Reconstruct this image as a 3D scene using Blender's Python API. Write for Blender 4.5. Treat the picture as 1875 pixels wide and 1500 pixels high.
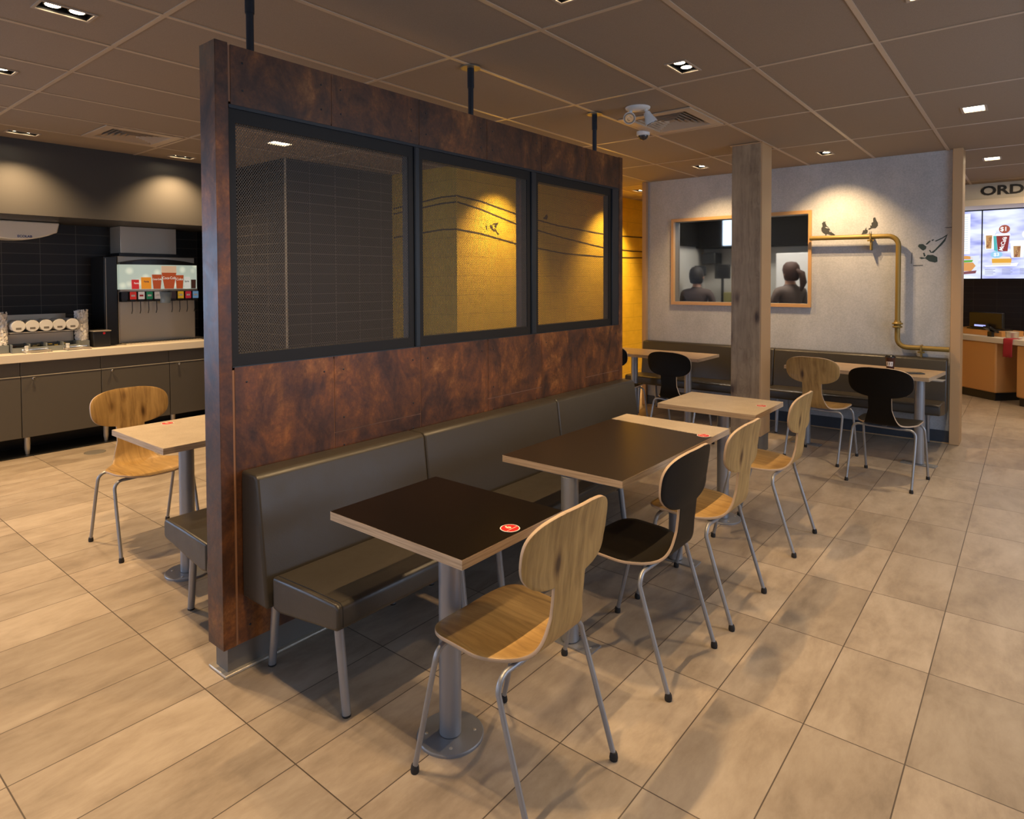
import bpy, math, random
from mathutils import Vector, Matrix
random.seed(7)
PI = math.pi
S = bpy.context.scene
COL = S.collection
for o in list(bpy.data.objects): bpy.data.objects.remove(o)

# ------------------------------------------------------------------ camera
cam_d = bpy.data.cameras.new('camera'); cam = bpy.data.objects.new('camera', cam_d); COL.objects.link(cam)
F_PX, CY = 1178.91, 544.77
pitch, yaw, roll = 0.0266430, 0.6806623, -0.0034917
cam_d.sensor_fit = 'HORIZONTAL'; cam_d.sensor_width = 36.0
cam_d.lens = F_PX / 1875 * 36
cam_d.shift_y = -(750 - CY) / 1875
cam_d.clip_start = .02; cam_d.clip_end = 100
_f = Vector((-math.sin(yaw)*math.cos(pitch), math.cos(yaw)*math.cos(pitch), -math.sin(pitch)))
_r = Vector((math.cos(yaw), math.sin(yaw), 0)); _u = _r.cross(_f)
R_ = math.cos(roll)*_r + math.sin(roll)*_u; U_ = -math.sin(roll)*_r + math.cos(roll)*_u
cm = Matrix((( R_.x, U_.x, -_f.x, 1.79353), (R_.y, U_.y, -_f.y, -1.11799), (R_.z, U_.z, -_f.z, 1.52848), (0, 0, 0, 1)))
cam.matrix_world = cm
S.camera = cam

# ------------------------------------------------------------------ world, exposure, daylight
w = bpy.data.worlds.new('world'); S.world = w; w.use_nodes = True
w.node_tree.nodes['Background'].inputs[0].default_value = (.60, .74, 1, 1)
w.node_tree.nodes['Background'].inputs[1].default_value = 1.0
S.view_settings.view_transform = 'Standard'; S.view_settings.look = 'None'
S.view_settings.gamma = 1; S.view_settings.use_curve_mapping = False
S.view_settings.exposure = 0.55

WARM = (1, .66, .33)
BULB_W = 33.0
def area(name, loc, rot, sx, sy, W, col):
    d = bpy.data.lights.new(name, 'AREA'); d.shape = 'RECTANGLE'; d.size = sx; d.size_y = sy; d.energy = W; d.color = col
    o = bpy.data.objects.new(name, d); COL.objects.link(o); o.location = loc; o.rotation_euler = rot; return o
area('daylight_window', (-5.72, -2.8, 1.65), (0, -PI/2, 0), 1.9, 2.2, 70, (.50, .68, 1))
area('daylight_window', (0.2, -4.15, 1.5), (-PI/2, 0, 0), 2.6, 1.9, 80, (.60, .75, 1))
area('daylight_window', (4.35, 3.0, 1.6), (0, PI/2, 0), 1.9, 3.4, 26, (.66, .78, 1))
area('kitchen_fill_light', (-.7, 6.65, 2.6), (0, 0, 0), 1.4, .4, 18, (1, .93, .82))  # added area light to brighten the kitchen, no fixture built for it
area('order_fill_light', (2.4, 8.0, 2.69), (0, 0, 0), 1.6, .5, 26, (1, .72, .42))  # added fill brightening the service counter, not a modelled lamp

# ------------------------------------------------------------------ materials
def mat(name, col=(.5,.5,.5), rough=.5, metal=0, emit=None, es=0, spec=None):
    m = bpy.data.materials.new(name); m.use_nodes = True
    b = m.node_tree.nodes['Principled BSDF']
    b.inputs['Base Color'].default_value = (*col, 1); b.inputs['Roughness'].default_value = rough
    b.inputs['Metallic'].default_value = metal
    if spec is not None: b.inputs['Specular IOR Level'].default_value = spec
    if emit: b.inputs['Emission Color'].default_value = (*emit, 1); b.inputs['Emission Strength'].default_value = es
    return m
class N:
    """small helper for node graphs"""
    def __init__(s, m): s.m = m; s.t = m.node_tree; s.b = s.t.nodes['Principled BSDF']
    def n(s, typ, **k):
        q = s.t.nodes.new(typ)
        for a, v in k.items(): setattr(q, a, v)
        return q
    def l(s, a, b): s.t.links.new(a, b)
    def geo(s): return s.n('ShaderNodeNewGeometry').outputs['Position']
    def obj(s): return s.n('ShaderNodeTexCoord').outputs['Object']
    def map(s, v, scale=(1,1,1), loc=(0,0,0), rot=(0,0,0)):
        q = s.n('ShaderNodeMapping'); s.l(v, q.inputs[0]); q.inputs['Scale'].default_value = scale
        q.inputs['Location'].default_value = loc; q.inputs['Rotation'].default_value = rot; return q.outputs[0]
    def noise(s, v, scale, detail=3, rough=.55, dist=0):
        q = s.n('ShaderNodeTexNoise'); s.l(v, q.inputs['Vector']); q.inputs['Scale'].default_value = scale
        q.inputs['Detail'].default_value = detail; q.inputs['Roughness'].default_value = rough; q.inputs['Distortion'].default_value = dist
        return q.outputs['Fac']
    def ramp(s, f, stops):
        q = s.n('ShaderNodeValToRGB'); s.l(f, q.inputs[0]); e = q.color_ramp.elements
        e[0].position, e[0].color = stops[0][0], (*stops[0][1], 1)
        e[1].position, e[1].color = stops[-1][0], (*stops[-1][1], 1)
        for p, c in stops[1:-1]: z = e.new(p); z.color = (*c, 1)
        return q.outputs[0]
    def math(s, op, a, b=None, clamp=False):
        q = s.n('ShaderNodeMath', operation=op); q.use_clamp = clamp
        for i, x in enumerate((a, b)):
            if x is None: continue
            if isinstance(x, (int, float)): q.inputs[i].default_value = x
            else: s.l(x, q.inputs[i])
        return q.outputs[0]
    def mix(s, f, a, b, blend='MIX'):
        q = s.n('ShaderNodeMix', data_type='RGBA', blend_type=blend)
        for i, x in ((0, f), (6, a), (7, b)):
            if isinstance(x, (int, float)): q.inputs[i].default_value = x
            elif isinstance(x, tuple): q.inputs[i].default_value = (*x, 1)
            else: s.l(x, q.inputs[i])
        return q.outputs[2]
    def sep(s, v): q = s.n('ShaderNodeSeparateXYZ'); s.l(v, q.inputs[0]); return q.outputs
    def comb(s, x, y, z=0.0):
        q = s.n('ShaderNodeCombineXYZ')
        for i, a in enumerate((x, y, z)):
            if isinstance(a, (int, float)): q.inputs[i].default_value = a
            else: s.l(a, q.inputs[i])
        return q.outputs[0]
    def col(s, c): s.l(c, s.b.inputs['Base Color'])
    def bump(s, h, strength=.2, dist=.01):
        q = s.n('ShaderNodeBump'); s.l(h, q.inputs['Height']); q.inputs['Strength'].default_value = strength
        q.inputs['Distance'].default_value = dist; s.l(q.outputs[0], s.b.inputs['Normal'])
    def grid(s, u, v, du, dv, g, off=0.0):
        """1 on grout lines; returns (mask, cell vector)"""
        cv = s.math('FLOOR', s.math('DIVIDE', v, dv))
        uu = s.math('DIVIDE', u, du)
        if off: uu = s.math('ADD', uu, s.math('MULTIPLY', cv, off))
        fu = s.math('FRACT', uu); fv = s.math('FRACT', s.math('DIVIDE', v, dv))
        a = s.math('GREATER_THAN', s.math('ABSOLUTE', s.math('SUBTRACT', fu, .5)), .5 - g/du/2)
        b = s.math('GREATER_THAN', s.math('ABSOLUTE', s.math('SUBTRACT', fv, .5)), .5 - g/dv/2)
        return s.math('MAXIMUM', a, b), s.comb(s.math('FLOOR', uu), cv)

def floor_mat():
    m = mat('floor_tile', rough=.42); k = N(m); p = k.geo(); x, y, z = k.sep(p)
    g, cell = k.grid(x, y, .3, .6, .004)
    wn = k.n('ShaderNodeTexWhiteNoise'); k.l(cell, wn.inputs['Vector'])
    sh = k.n('ShaderNodeVectorMath', operation='ADD'); k.l(p, sh.inputs[0])
    sc = k.n('ShaderNodeVectorMath', operation='SCALE'); k.l(wn.outputs['Color'], sc.inputs[0]); sc.inputs['Scale'].default_value = 40
    k.l(sc.outputs[0], sh.inputs[1])
    n1 = k.noise(k.map(sh.outputs[0], (5.5, 2.2, 1)), 1, 6, .62, .4)
    n2 = k.noise(k.map(sh.outputs[0], (26, 9, 1)), 1, 5, .7, .2)
    f = k.math('ADD', k.math('MULTIPLY', n1, .7), k.math('MULTIPLY', n2, .3))
    c = k.ramp(f, [(.32, (.270, .218, .165)), (.47, (.385, .315, .240)), (.58, (.455, .382, .298)), (.72, (.520, .445, .360))])
    t = k.ramp(wn.outputs['Value'], [(0, (.80, .79, .78)), (1, (1.06, 1.05, 1.04))])
    c = k.mix(1.0, c, t, 'MULTIPLY')
    k.col(k.mix(g, c, (.075, .055, .040)))
    k.l(k.math('ADD', k.math('MULTIPLY', n2, .22), .30), k.b.inputs['Roughness'])
    k.bump(k.math('SUBTRACT', k.math('MULTIPLY', n2, .15), g), .25, .003)
    return m
def rust_mat():
    m = mat('rust_laminate', rough=.48); k = N(m); p = k.geo()
    n1 = k.noise(k.map(p, (1.8, 1.8, 1.2)), 1.9, 8, .66, .8)
    n2 = k.noise(p, 9, 8, .7, .5); n3 = k.noise(p, 60, 4, .7)
    f = k.math('ADD', k.math('MULTIPLY', n1, .60), k.math('ADD', k.math('MULTIPLY', n2, .28), k.math('MULTIPLY', n3, .14)))
    c = k.ramp(f, [(.33, (.016, .010, .008)), (.42, (.042, .018, .010)), (.49, (.080, .030, .012)), (.545, (.130, .047, .013)), (.60, (.215, .085, .022)), (.68, (.36, .17, .065))])
    streak = k.noise(k.map(p, (3.2, 3.2, 2.2)), 1.7, 8, .72, 1.2)
    sc = k.ramp(streak, [(.36, (.55, .52, .50)), (.50, (.95, .95, .95)), (.66, (1.45, 1.35, 1.2))]); c = k.mix(1.0, c, sc, 'MULTIPLY')
    k.col(c); k.l(k.math('ADD', k.math('MULTIPLY', n2, .3), .30), k.b.inputs['Roughness']); k.bump(n2, .12, .003)
    return m
def wood_mat(name, tone=1.0, grey=0.0, axis='x'):
    m = mat(name, rough=.42); k = N(m); p = k.obj()
    st = {'x': (2.2, 30, 2.2), 'z': (13, 13, .8)}[axis]
    warp = k.noise(k.map(p, (2, 5, 2)), 1.5, 2)
    v = k.n('ShaderNodeVectorMath', operation='ADD'); k.l(k.map(p, st), v.inputs[0]); k.l(k.comb(warp, k.math('MULTIPLY', warp, 2.4), warp), v.inputs[1])
    n1 = k.noise(v.outputs[0], 1.3, 6, .68, .6); n2 = k.noise(k.map(p, (3, 6, 3)), 1.5, 3)
    f = k.math('ADD', k.math('MULTIPLY', n1, .7), k.math('MULTIPLY', n2, .3))
    A = [(.32, (.190, .105, .034)), (.44, (.335, .200, .064)), (.56, (.445, .275, .092)), (.72, (.55, .36, .140))]
    def g(c):
        l = sum(c)/3; return tuple((x*(1-grey) + l*grey*.95)*tone for x in c)
    c = k.ramp(f, [(a, g(b)) for a, b in A])
    vo = k.n('ShaderNodeTexVoronoi'); vo.inputs['Scale'].default_value = 1.0
    k.l(k.map(p, {'x': (4.2, 9, 4.2), 'z': (6, 6, 2.6)}[axis], (.3, .2, .1)), vo.inputs['Vector'])
    kn = k.ramp(k.math('ADD', vo.outputs['Distance'], k.math('MULTIPLY', n1, .22)), [(.17, (.20, .15, .12)), (.27, (.75, .7, .66)), (.36, (1, 1, 1))])
    k.col(k.mix(1.0, c, kn, 'MULTIPLY')); k.bump(n1, .06, .002)
    return m
def leather_mat(name, col):
    m = mat(name, col, rough=.36); k = N(m); p = k.obj()
    n = k.noise(p, 260, 3, .6); n2 = k.noise(p, 14, 4, .6)
    k.bump(k.math('ADD', k.math('MULTIPLY', n, .5), n2), .16, .004)
    k.l(k.math('ADD', k.math('MULTIPLY', n2, .2), .28), k.b.inputs['Roughness'])
    return m
def tile_mat(name, du, dv, base, grout, off=0.0, rough=.3, g=.004, uax=None):
    m = mat(name, rough=rough); k = N(m); x, y, z = k.sep(k.geo())
    u = k.math('ADD', x, y)
    mk, cell = k.grid(u, z, du, dv, g, off)
    wn = k.n('ShaderNodeTexWhiteNoise'); k.l(cell, wn.inputs['Vector'])
    t = k.ramp(wn.outputs['Value'], [(0, tuple(c*.75 for c in base)), (1, tuple(c*1.25 for c in base))])
    k.col(k.mix(mk, t, grout)); k.bump(k.math('SUBTRACT', 1.0, mk), .2, .002)
    return m
def yellow_mat():
    m = mat('yellow_brick_wall', rough=.5); k = N(m); p = k.geo(); x, y, z = k.sep(p)
    n = k.noise(k.map(p, (3, 3, 6)), 2, 4)
    zz = k.math('ADD', z, k.math('MULTIPLY', k.noise(k.map(p, (1.2, 1.2, .3)), 1.5, 4), .05))
    mk, cell = k.grid(k.math('ADD', x, y), zz, .9, .2, .005, .37)
    fade = k.math('MULTIPLY', mk, k.math('MULTIPLY', n, .95))
    k.col(k.mix(fade, k.ramp(n, [(.3, (.66, .43, .026)), (.7, (.76, .51, .038))]), (.22, .13, .012)))
    k.bump(k.math('SUBTRACT', n, fade), .12, .006); return m
def speckle(name, c0, c1, scale=300, rough=.5, big=None):
    m = mat(name, rough=rough); k = N(m); p = k.geo()
    f = k.noise(p, scale, 2, .7)
    if big: f = k.math('ADD', k.math('MULTIPLY', f, .5), k.math('MULTIPLY', k.noise(k.map(p, big), 2.5, 6, .65), .5))
    k.col(k.ramp(f, [(.38, c0), (.62, c1)])); return m
def ply_mat():
    m = mat('plywood_edge', rough=.5); k = N(m); p = k.obj(); x, y, z = k.sep(p)
    a = k.noise(k.map(p, (6, 6, 300)), 1, 2); k.col(k.ramp(a, [(.36, (.38, .27, .17)), (.62, (.54, .40, .26))])); return m

M = {}
M['floor'] = floor_mat()
M['rust'] = rust_mat()
M['core'] = mat('laminate_core', (.26, .13, .07), .6)
M['oak'] = wood_mat('oak_veneer', 1.0, 0, 'x')
M['oak_z'] = wood_mat('greyed_oak', 1.0, .40, 'z')
M['trimwood'] = mat('pale_trim_wood', (.50, .315, .155), .5)
M['orangewood'] = mat('counter_wood', (.62, .315, .105), .45)
M['black_veneer'] = mat('black_laminate', (.0060, .0045, .003), .5, spec=.16)
M['black_top'] = mat('black_table_laminate', (.005, .003, .0015), .30, spec=.2)
M['beige_top'] = speckle('beige_table_laminate', (.42, .345, .255), (.56, .475, .365), 220, .38, (3, 3, 3))
M['ply'] = ply_mat()
M['leather'] = leather_mat('charcoal_leatherette', (.038, .032, .024))
M['seam'] = mat('dark_seam', (.012, .012, .012), .6)
M['steel'] = mat('silver_painted_steel', (.33, .34, .36), .38, .55)
M['chrome'] = mat('chrome', (.75, .74, .72), .14, 1)
M['brushed'] = mat('brushed_stainless', (.62, .56, .46), .38, .55)
M['rubber'] = mat('black_rubber', (.015, .013, .012), .7)
M['blacksteel'] = mat('blue_black_painted_steel', (.012, .018, .027), .38, .1)
M['framesteel'] = mat('black_painted_frame', (.010, .009, .008), .5, 0, spec=.3)
M['meshsteel'] = mat('expanded_metal', (.062, .052, .042), .5, .2)
M['ceil'] = speckle('ceiling_tile', (.265, .205, .150), (.330, .258, .190), 420, .85)
M['tbar'] = mat('ceiling_grid_bar', (.50, .39, .28), .4)
M['kick'] = mat('grey_vinyl_skirting', (.16, .145, .125), .5)
M['bluekick'] = mat('dark_blue_grey_skirting', (.045, .052, .065), .55)
M['greywall'] = speckle('concrete_look_wall', (.375, .385, .395), (.505, .510, .515), 90, .7, (1.4, 1.4, .8))
M['yellow'] = yellow_mat()
M['blacktile'] = tile_mat('black_wall_tile', .3, .1, (.013, .011, .010), (.115, .100, .085), rough=.45, g=.0045)
M['darktile'] = tile_mat('dark_order_wall_tile', .3, .1, (.032, .023, .019), (.075, .06, .05), rough=.5)
M['bulkhead_dark'] = mat('dark_bulkhead_paint', (.007, .006, .005), .8, spec=.1)  # even near-black colour of the kitchen bulkhead
M['soffit'] = mat('charcoal_soffit_paint', (.055, .052, .050), .5)
M['cab'] = mat('grey_cabinet_laminate', (.092, .082, .070), .42)
M['white'] = mat('white_solid_surface', (.72, .65, .54), .35)
M['whitep'] = mat('white_plastic', (.68, .67, .64), .35)
M['lensglass'] = mat('grey_lens', (.30, .33, .37), .12, .7)
M['paper'] = mat('white_paper', (.88, .85, .80), .7)
M['blackp'] = mat('black_plastic', (.014, .014, .014), .3)
M['greyp'] = mat('grey_plastic', (.20, .22, .22), .4)
M['bulb'] = mat('lit_bulb', (1, .9, .7), .5, 0, (1, .80, .52), 22)
M['bulb_dim'] = mat('lit_square_lamp', (1, .9, .7), .5, 0, (1, .84, .55), 14)
M['recess'] = mat('black_recess', (.012, .010, .008), .5)
M['lamptrim'] = mat('lamp_trim', (.42, .34, .26), .5)
M['goldpipe'] = mat('brass_yellow_pipe', (.27, .18, .042), .45, .25)
M['red'] = mat('red_sticker', (.62, .018, .02), .35)
M['red_cloth'] = mat('red_cloth', (.36, .018, .03), .8)
M['cream'] = mat('cream_print', (.85, .74, .55), .4)
M['whitepr'] = mat('white_print', (.85, .84, .82), .4)
M['cola'] = mat('cola_brown', (.20, .028, .006), .3, 0, (.55, .09, .02), .35)
M['ink'] = mat('dark_stencil_paint', (.030, .034, .034), .7)
M['ink_soft'] = mat('grey_stencil_paint', (.10, .11, .12), .7)
M['ink_teal'] = mat('dark_teal_stencil_paint', (.028, .050, .050), .7)
M['wire'] = mat('brown_line_paint', (.045, .030, .008), .7)
M['letter'] = mat('dark_letters', (.020, .020, .018), .6)
M['bulkhead'] = mat('grey_bulkhead', (.66, .62, .52), .6)
M['ledge'] = mat('white_ledge', (.72, .66, .55), .6)
M['navy'] = mat('blue_print', (.02, .06, .25), .5)
M['kitwall'] = mat('pale_kitchen_wall', (.50, .48, .43), .6)

# ------------------------------------------------------------------ object helpers
def tag(o, label=None, cat=None, group=None, kind=None):
    if label: o['label'] = label
    if cat: o['category'] = cat
    if group: o['group'] = group
    if kind: o['kind'] = kind
    return o
def thing(name, label, cat, loc=(0,0,0), rz=0, group=None):
    o = bpy.data.objects.new(name, None); COL.objects.link(o); o.empty_display_size = .1
    o.location = loc; o.rotation_euler = (0, 0, rz); return tag(o, label, cat, group)
def kids(o): return [c for c in bpy.data.objects if c.parent == o]
def copy_tree(o, parent=None):
    c = o.copy(); COL.objects.link(c); c.parent = parent
    for ch in kids(o): copy_tree(ch, c)
    return c
class MB:
    def __init__(s): s.v = []; s.f = []; s.mi = []; s.m = 0; s.sm = []; s.smooth = False
    def add(s, vs, fs):
        b = len(s.v); s.v += [tuple(v) for v in vs]; s.f += [tuple(b+i for i in f) for f in fs]
        s.mi += [s.m]*len(fs); s.sm += [s.smooth]*len(fs); return s
    def box(s, a, b, mtx=None):
        (x0,y0,z0),(x1,y1,z1) = a, b
        vs = [(x0,y0,z0),(x1,y0,z0),(x1,y1,z0),(x0,y1,z0),(x0,y0,z1),(x1,y0,z1),(x1,y1,z1),(x0,y1,z1)]
        if mtx: vs = [mtx @ Vector(v) for v in vs]
        return s.add(vs, [(0,3,2,1),(4,5,6,7),(0,1,5,4),(1,2,6,5),(2,3,7,6),(3,0,4,7)])
    def prism(s, poly, a, b, axis='y'):
        """extrude 2D polygon along axis from a to b. axis y: (x,z); x: (y,z); z: (x,y)"""
        P = {'y': lambda u,v,w: (u,w,v), 'x': lambda u,v,w: (w,u,v), 'z': lambda u,v,w: (u,v,w)}[axis]
        n = len(poly); vs = [P(u,v,a) for u,v in poly] + [P(u,v,b) for u,v in poly]
        fs = [tuple(range(n)), tuple(range(2*n-1, n-1, -1))] + [(i, i+n, (i+1)%n+n, (i+1)%n) for i in range(n)]
        return s.add(vs, fs)
    def tube(s, pts, r, seg=12, caps=True):
        pts = [Vector(p) for p in pts]; rr = r if isinstance(r, (list,tuple)) else [r]*len(pts)
        vs = []; fs = []; up = None
        for i, p in enumerate(pts):
            t = ((pts[min(i+1, len(pts)-1)] - p).normalized() + (p - pts[max(i-1, 0)]).normalized())
            t = t.normalized() if t.length > 1e-9 else (pts[-1]-pts[0]).normalized()
            if up is None: up = Vector((0,0,1)) if abs(t.z) < .9 else Vector((1,0,0))
            a = up - t*up.dot(t); a.normalize(); up = a; b = t.cross(a)
            for k in range(seg):
                th = 2*PI*k/seg; vs.append(p + rr[i]*(math.cos(th)*a + math.sin(th)*b))
        for i in range(len(pts)-1):
            for k in range(seg):
                k2 = (k+1) % seg; fs.append((i*seg+k, (i+1)*seg+k, (i+1)*seg+k2, i*seg+k2))
        sm = s.smooth; s.smooth = True; s.add(vs, fs); s.smooth = sm
        if caps:
            s.add(vs[:seg], [tuple(range(seg))]); s.add(vs[-seg:], [tuple(range(seg-1, -1, -1))])
        return s
    def lathe(s, prof, c=(0,0,0), seg=24, axis='z', smooth=True, mtx=None):
        """profile of (radius, height)"""
        vs = []; fs = []
        for r, h in prof:
            for k in range(seg):
                th = 2*PI*k/seg; x, y = r*math.cos(th), r*math.sin(th)
                v = {'z': (x,y,h), 'y': (x,h,y), 'x': (h,x,y)}[axis]
                v = Vector(v) + Vector(c)
                vs.append(mtx @ v if mtx else v)
        for i in range(len(prof)-1):
            for k in range(seg):
                k2 = (k+1) % seg; fs.append((i*seg+k, i*seg+k2, (i+1)*seg+k2, (i+1)*seg+k))
        sm = s.smooth; s.smooth = smooth; s.add(vs, fs); s.smooth = sm
        s.add(vs[:seg], [tuple(range(seg-1, -1, -1))]); s.add(vs[-seg:], [tuple(range(seg))])
        return s
    def build(s, name, mats, parent=None, bevel=0, seg=2, world=False, loc=None, solid=None, sub=0):
        me = bpy.data.meshes.new(name)
        off = Vector((0,0,0))
        if world and parent:
            r = parent
            while r.parent: r = r.parent
            off = Vector(r.location)
        me.from_pydata([tuple(Vector(v)-off) for v in s.v], [], s.f)
        if not isinstance(mats, (list, tuple)): mats = [mats]
        for m in mats: me.materials.append(m)
        me.polygons.foreach_set('material_index', s.mi); me.polygons.foreach_set('use_smooth', s.sm); me.update()
        o = bpy.data.objects.new(name, me); COL.objects.link(o)
        if parent: o.parent = parent
        if loc: o.location = loc
        if solid:
            md = o.modifiers.new('solid', 'SOLIDIFY'); md.thickness = solid[0]; md.offset = solid[1]
            if len(mats) > 1: md.material_offset_rim = 1
        if bevel:
            md = o.modifiers.new('bevel', 'BEVEL'); md.width = bevel; md.segments = seg; md.limit_method = 'ANGLE'; md.angle_limit = .6
            md.harden_normals = False
            for p in me.polygons: p.use_smooth = True
            try: me.set_sharp_from_angle(angle=1.2)
            except Exception: pass
        if sub:
            md = o.modifiers.new('sub', 'SUBSURF'); md.levels = md.render_levels = sub
        return o
def struct(o): o['kind'] = 'structure'; return o
def arc(c, r, a0, a1, n, f): return [f(c, r, a0+(a1-a0)*i/n) for i in range(n+1)]
def disc(mb, c, r, seg=20, n='z', up=1):
    vs = []
    for k in range(seg):
        t = 2*PI*k/seg; a, b = r*math.cos(t), r*math.sin(t)
        vs.append({'z': (c[0]+a, c[1]+b, c[2]), 'y': (c[0]+a, c[1], c[2]+b), 'x': (c[0], c[1]+a, c[2]+b)}[n])
    f = tuple(range(seg)) if up > 0 else tuple(range(seg-1, -1, -1)); mb.add(vs, [f])
def text(name, body, size, mtx, m, parent, depth=.001, bold=0.0, sx=1.0, world=True, align='CENTER'):
    c = bpy.data.curves.new(name, 'FONT'); c.body = body; c.size = size; c.extrude = depth; c.offset = bold
    c.align_x = align; c.align_y = 'CENTER'; c.resolution_u = 3
    t = bpy.data.objects.new(name+'_tmp', c); COL.objects.link(t)
    bpy.context.view_layer.update()
    me = bpy.data.meshes.new_from_object(t.evaluated_get(bpy.context.evaluated_depsgraph_get()))
    bpy.data.objects.remove(t); bpy.data.curves.remove(c)
    off = Vector((0,0,0))
    if world and parent:
        r = parent
        while r.parent: r = r.parent
        off = Vector(r.location)
    for v in me.vertices: v.co = (mtx @ Vector((v.co.x*sx, v.co.y, v.co.z))) - off
    me.name = name; me.materials.clear(); me.materials.append(m)
    o = bpy.data.objects.new(name, me); COL.objects.link(o)
    if parent: o.parent = parent
    return o
def frame(o, x, y):  # matrix from origin and two axes
    x = Vector(x).normalized(); y = Vector(y).normalized(); z = x.cross(y); o = Vector(o)
    return Matrix(((x.x,y.x,z.x,o.x),(x.y,y.y,z.y,o.y),(x.z,y.z,z.z,o.z),(0,0,0,1)))
def rect_holes(mb, u0, u1, v0, v1, holes, P, flip=False):
    """planar sheet with rectangular holes; P maps (u,v)->xyz"""
    us = sorted({u0, u1, *[h[0] for h in holes], *[h[1] for h in holes]}); vs_ = sorted({v0, v1, *[h[2] for h in holes], *[h[3] for h in holes]})
    for a, b in zip(us, us[1:]):
        for c, d in zip(vs_, vs_[1:]):
            m_, n_ = (a+b)/2, (c+d)/2
            if any(h[0] < m_ < h[1] and h[2] < n_ < h[3] for h in holes): continue
            q = [P(a,c), P(b,c), P(b,d), P(a,d)]
            mb.add(q[::-1] if flip else q, [(0,1,2,3)])

CZ = 2.715
# ================================================================== SETTING
struct(MB().box((-6.2, -4.3, -.08), (4.3, 11.7, 0)).build('floor', M['floor']))
twin = [(-1.52, -.13, 'y'), (.258, 2.30, 'y'), (.258, 1.085, 'y'), (.258, -.13, 'y'), (-.94, 5.41, 'y'), (.256, 5.46, 'y'),
        (-4.47, .44, 'y'), (-4.53, 1.70, 'y'), (-2.30, 4.31, 'y'), (-2.30, 6.64, 'y'), (-4.47, -.80, 'y'), (-2.72, -.13, 'y'), (-2.30, 8.97, 'y')]  # last two are unseen, added for even floor light and a brighter yellow wall
square = [(1.455, 4.43), (1.46, 6.83), (1.43, 2.02), (1.43, -.13), (-3.27, 1.96)]
vents = [(-.61, -.05, 3.10, 3.72), (-4.20, -3.66, .76, 1.33)]
holes = [(x-.052, x+.052, y-.1, y+.1) for x, y, _ in twin] + [(x-.06, x+.06, y-.085, y+.085) for x, y in square] + \
        [(a+.06, b-.06, c+.06, d-.06) for a, b, c, d in vents]
mb = MB(); rect_holes(mb, -6.2, 4.3, -4.3, 11.7, holes, lambda u, v: (u, v, CZ), flip=True)
mb.box((-6.2, -4.3, 2.99), (4.3, 11.7, 3.05))  # unseen upper slab, added to keep sky light out
ceiling = struct(mb.build('ceiling', M['ceil']))
mb = MB()
for k in range(-10, 9):
    x = -.634 + .6*k
    if -6.2 < x < 4.3: mb.box((x-.012, -4.3, CZ-.004), (x+.012, 11.7, CZ-.0002))
for k in range(-4, 10):
    y = .165 + 1.2*k
    mb.box((-6.2, y-.011, CZ-.0038), (4.3, y+.011, CZ-.0003))
mb.build('ceiling_grid', M['tbar'], ceiling)

def wallbox(name, a, b, m, **k): return struct(MB().box(a, b).build(name, m, **k))
struct(MB().box((-5.75, -1.65, 0), (-5.65, 2.35, CZ)).box((-5.75, -4.2, 0), (-5.65, -1.65, .65)).box((-5.75, -4.2, 2.62), (-5.65, -1.65, CZ)).box((-5.75, -4.2, .65), (-5.65, -3.95, 2.62)).build('wall_left', M['blacktile']))
wallbox('wall_left_return', (-5.75, 2.35, 0), (-3.82, 3.68, CZ), M['blacktile'])
mb = MB().box((-3.822, 2.340, 0), (-3.808, 2.354, CZ)); struct(mb.build('trim_1', M['brushed']))
tl = struct(MB().prism([(-5.76, 3.681), (-2.82, 3.681), (-2.82, 11.6), (-5.76, 11.6)], 0, CZ, 'z').build('wall_yellow', M['yellow']))
# rust pilasters on the yellow wall, skirting
struct(MB().box((-2.82, 3.69, 0), (-2.806, 11.5, .10)).build('baseboard_yellow', M['kick']))
# painted overhead lines that sag along the yellow wall
def painted_line(pts, wdt=.016):
    mb = MB(); P = []
    for i in range(len(pts)-1):
        for k in range(6):
            t = k/6; P.append(tuple(pts[i][j]*(1-t)+pts[i+1][j]*t for j in range(2)))
    P.append(pts[-1])
    for (a, za), (b, zb) in zip(P, P[1:]):
        q = [(-2.8165, a, za-wdt/2), (-2.8165, b, zb-wdt/2), (-2.8165, b, zb+wdt/2), (-2.8165, a, za+wdt/2)]
        mb.add(q, [(0,1,2,3)])
    return mb
for A in ([(3.685,2.398),(4.05,2.375),(4.67,2.285),(5.5,2.205),(6.69,2.155)], [(3.685,2.335),(4.05,2.29),(4.67,2.17),(5.6,2.06),(6.69,1.965)], [(3.685,2.055),(4.05,2.03),(4.67,1.945),(5.6,1.865),(6.69,1.845)]):
    painted_line(A).build('painted_line', M['wire'], tl)
for z0, z1 in ((2.155, 2.18), (1.965, 1.955), (1.845, 1.875)):
    painted_line([(6.69, z0), (7.4, (z0+z1)/2-.006), (8.2, z1)]).build('painted_line', M['wire'], tl)
mb = MB()
for z_l, z_p, z_r in ((2.347, 2.401, 2.398), (2.287, 2.335, 2.335), (2.023, 2.062, 2.055)):
    for (x0, a), (x1, b) in (((-3.80, z_l-.012), (-3.03, z_p)), ((-3.03, z_p), (-2.82, z_r))):
        mb.add([(x0, 3.6795, a-.008), (x1, 3.6795, b-.008), (x1, 3.6795, b+.008), (x0, 3.6795, a+.008)], [(0,1,2,3)])
mb.build('painted_line', M['wire'], tl)
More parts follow.
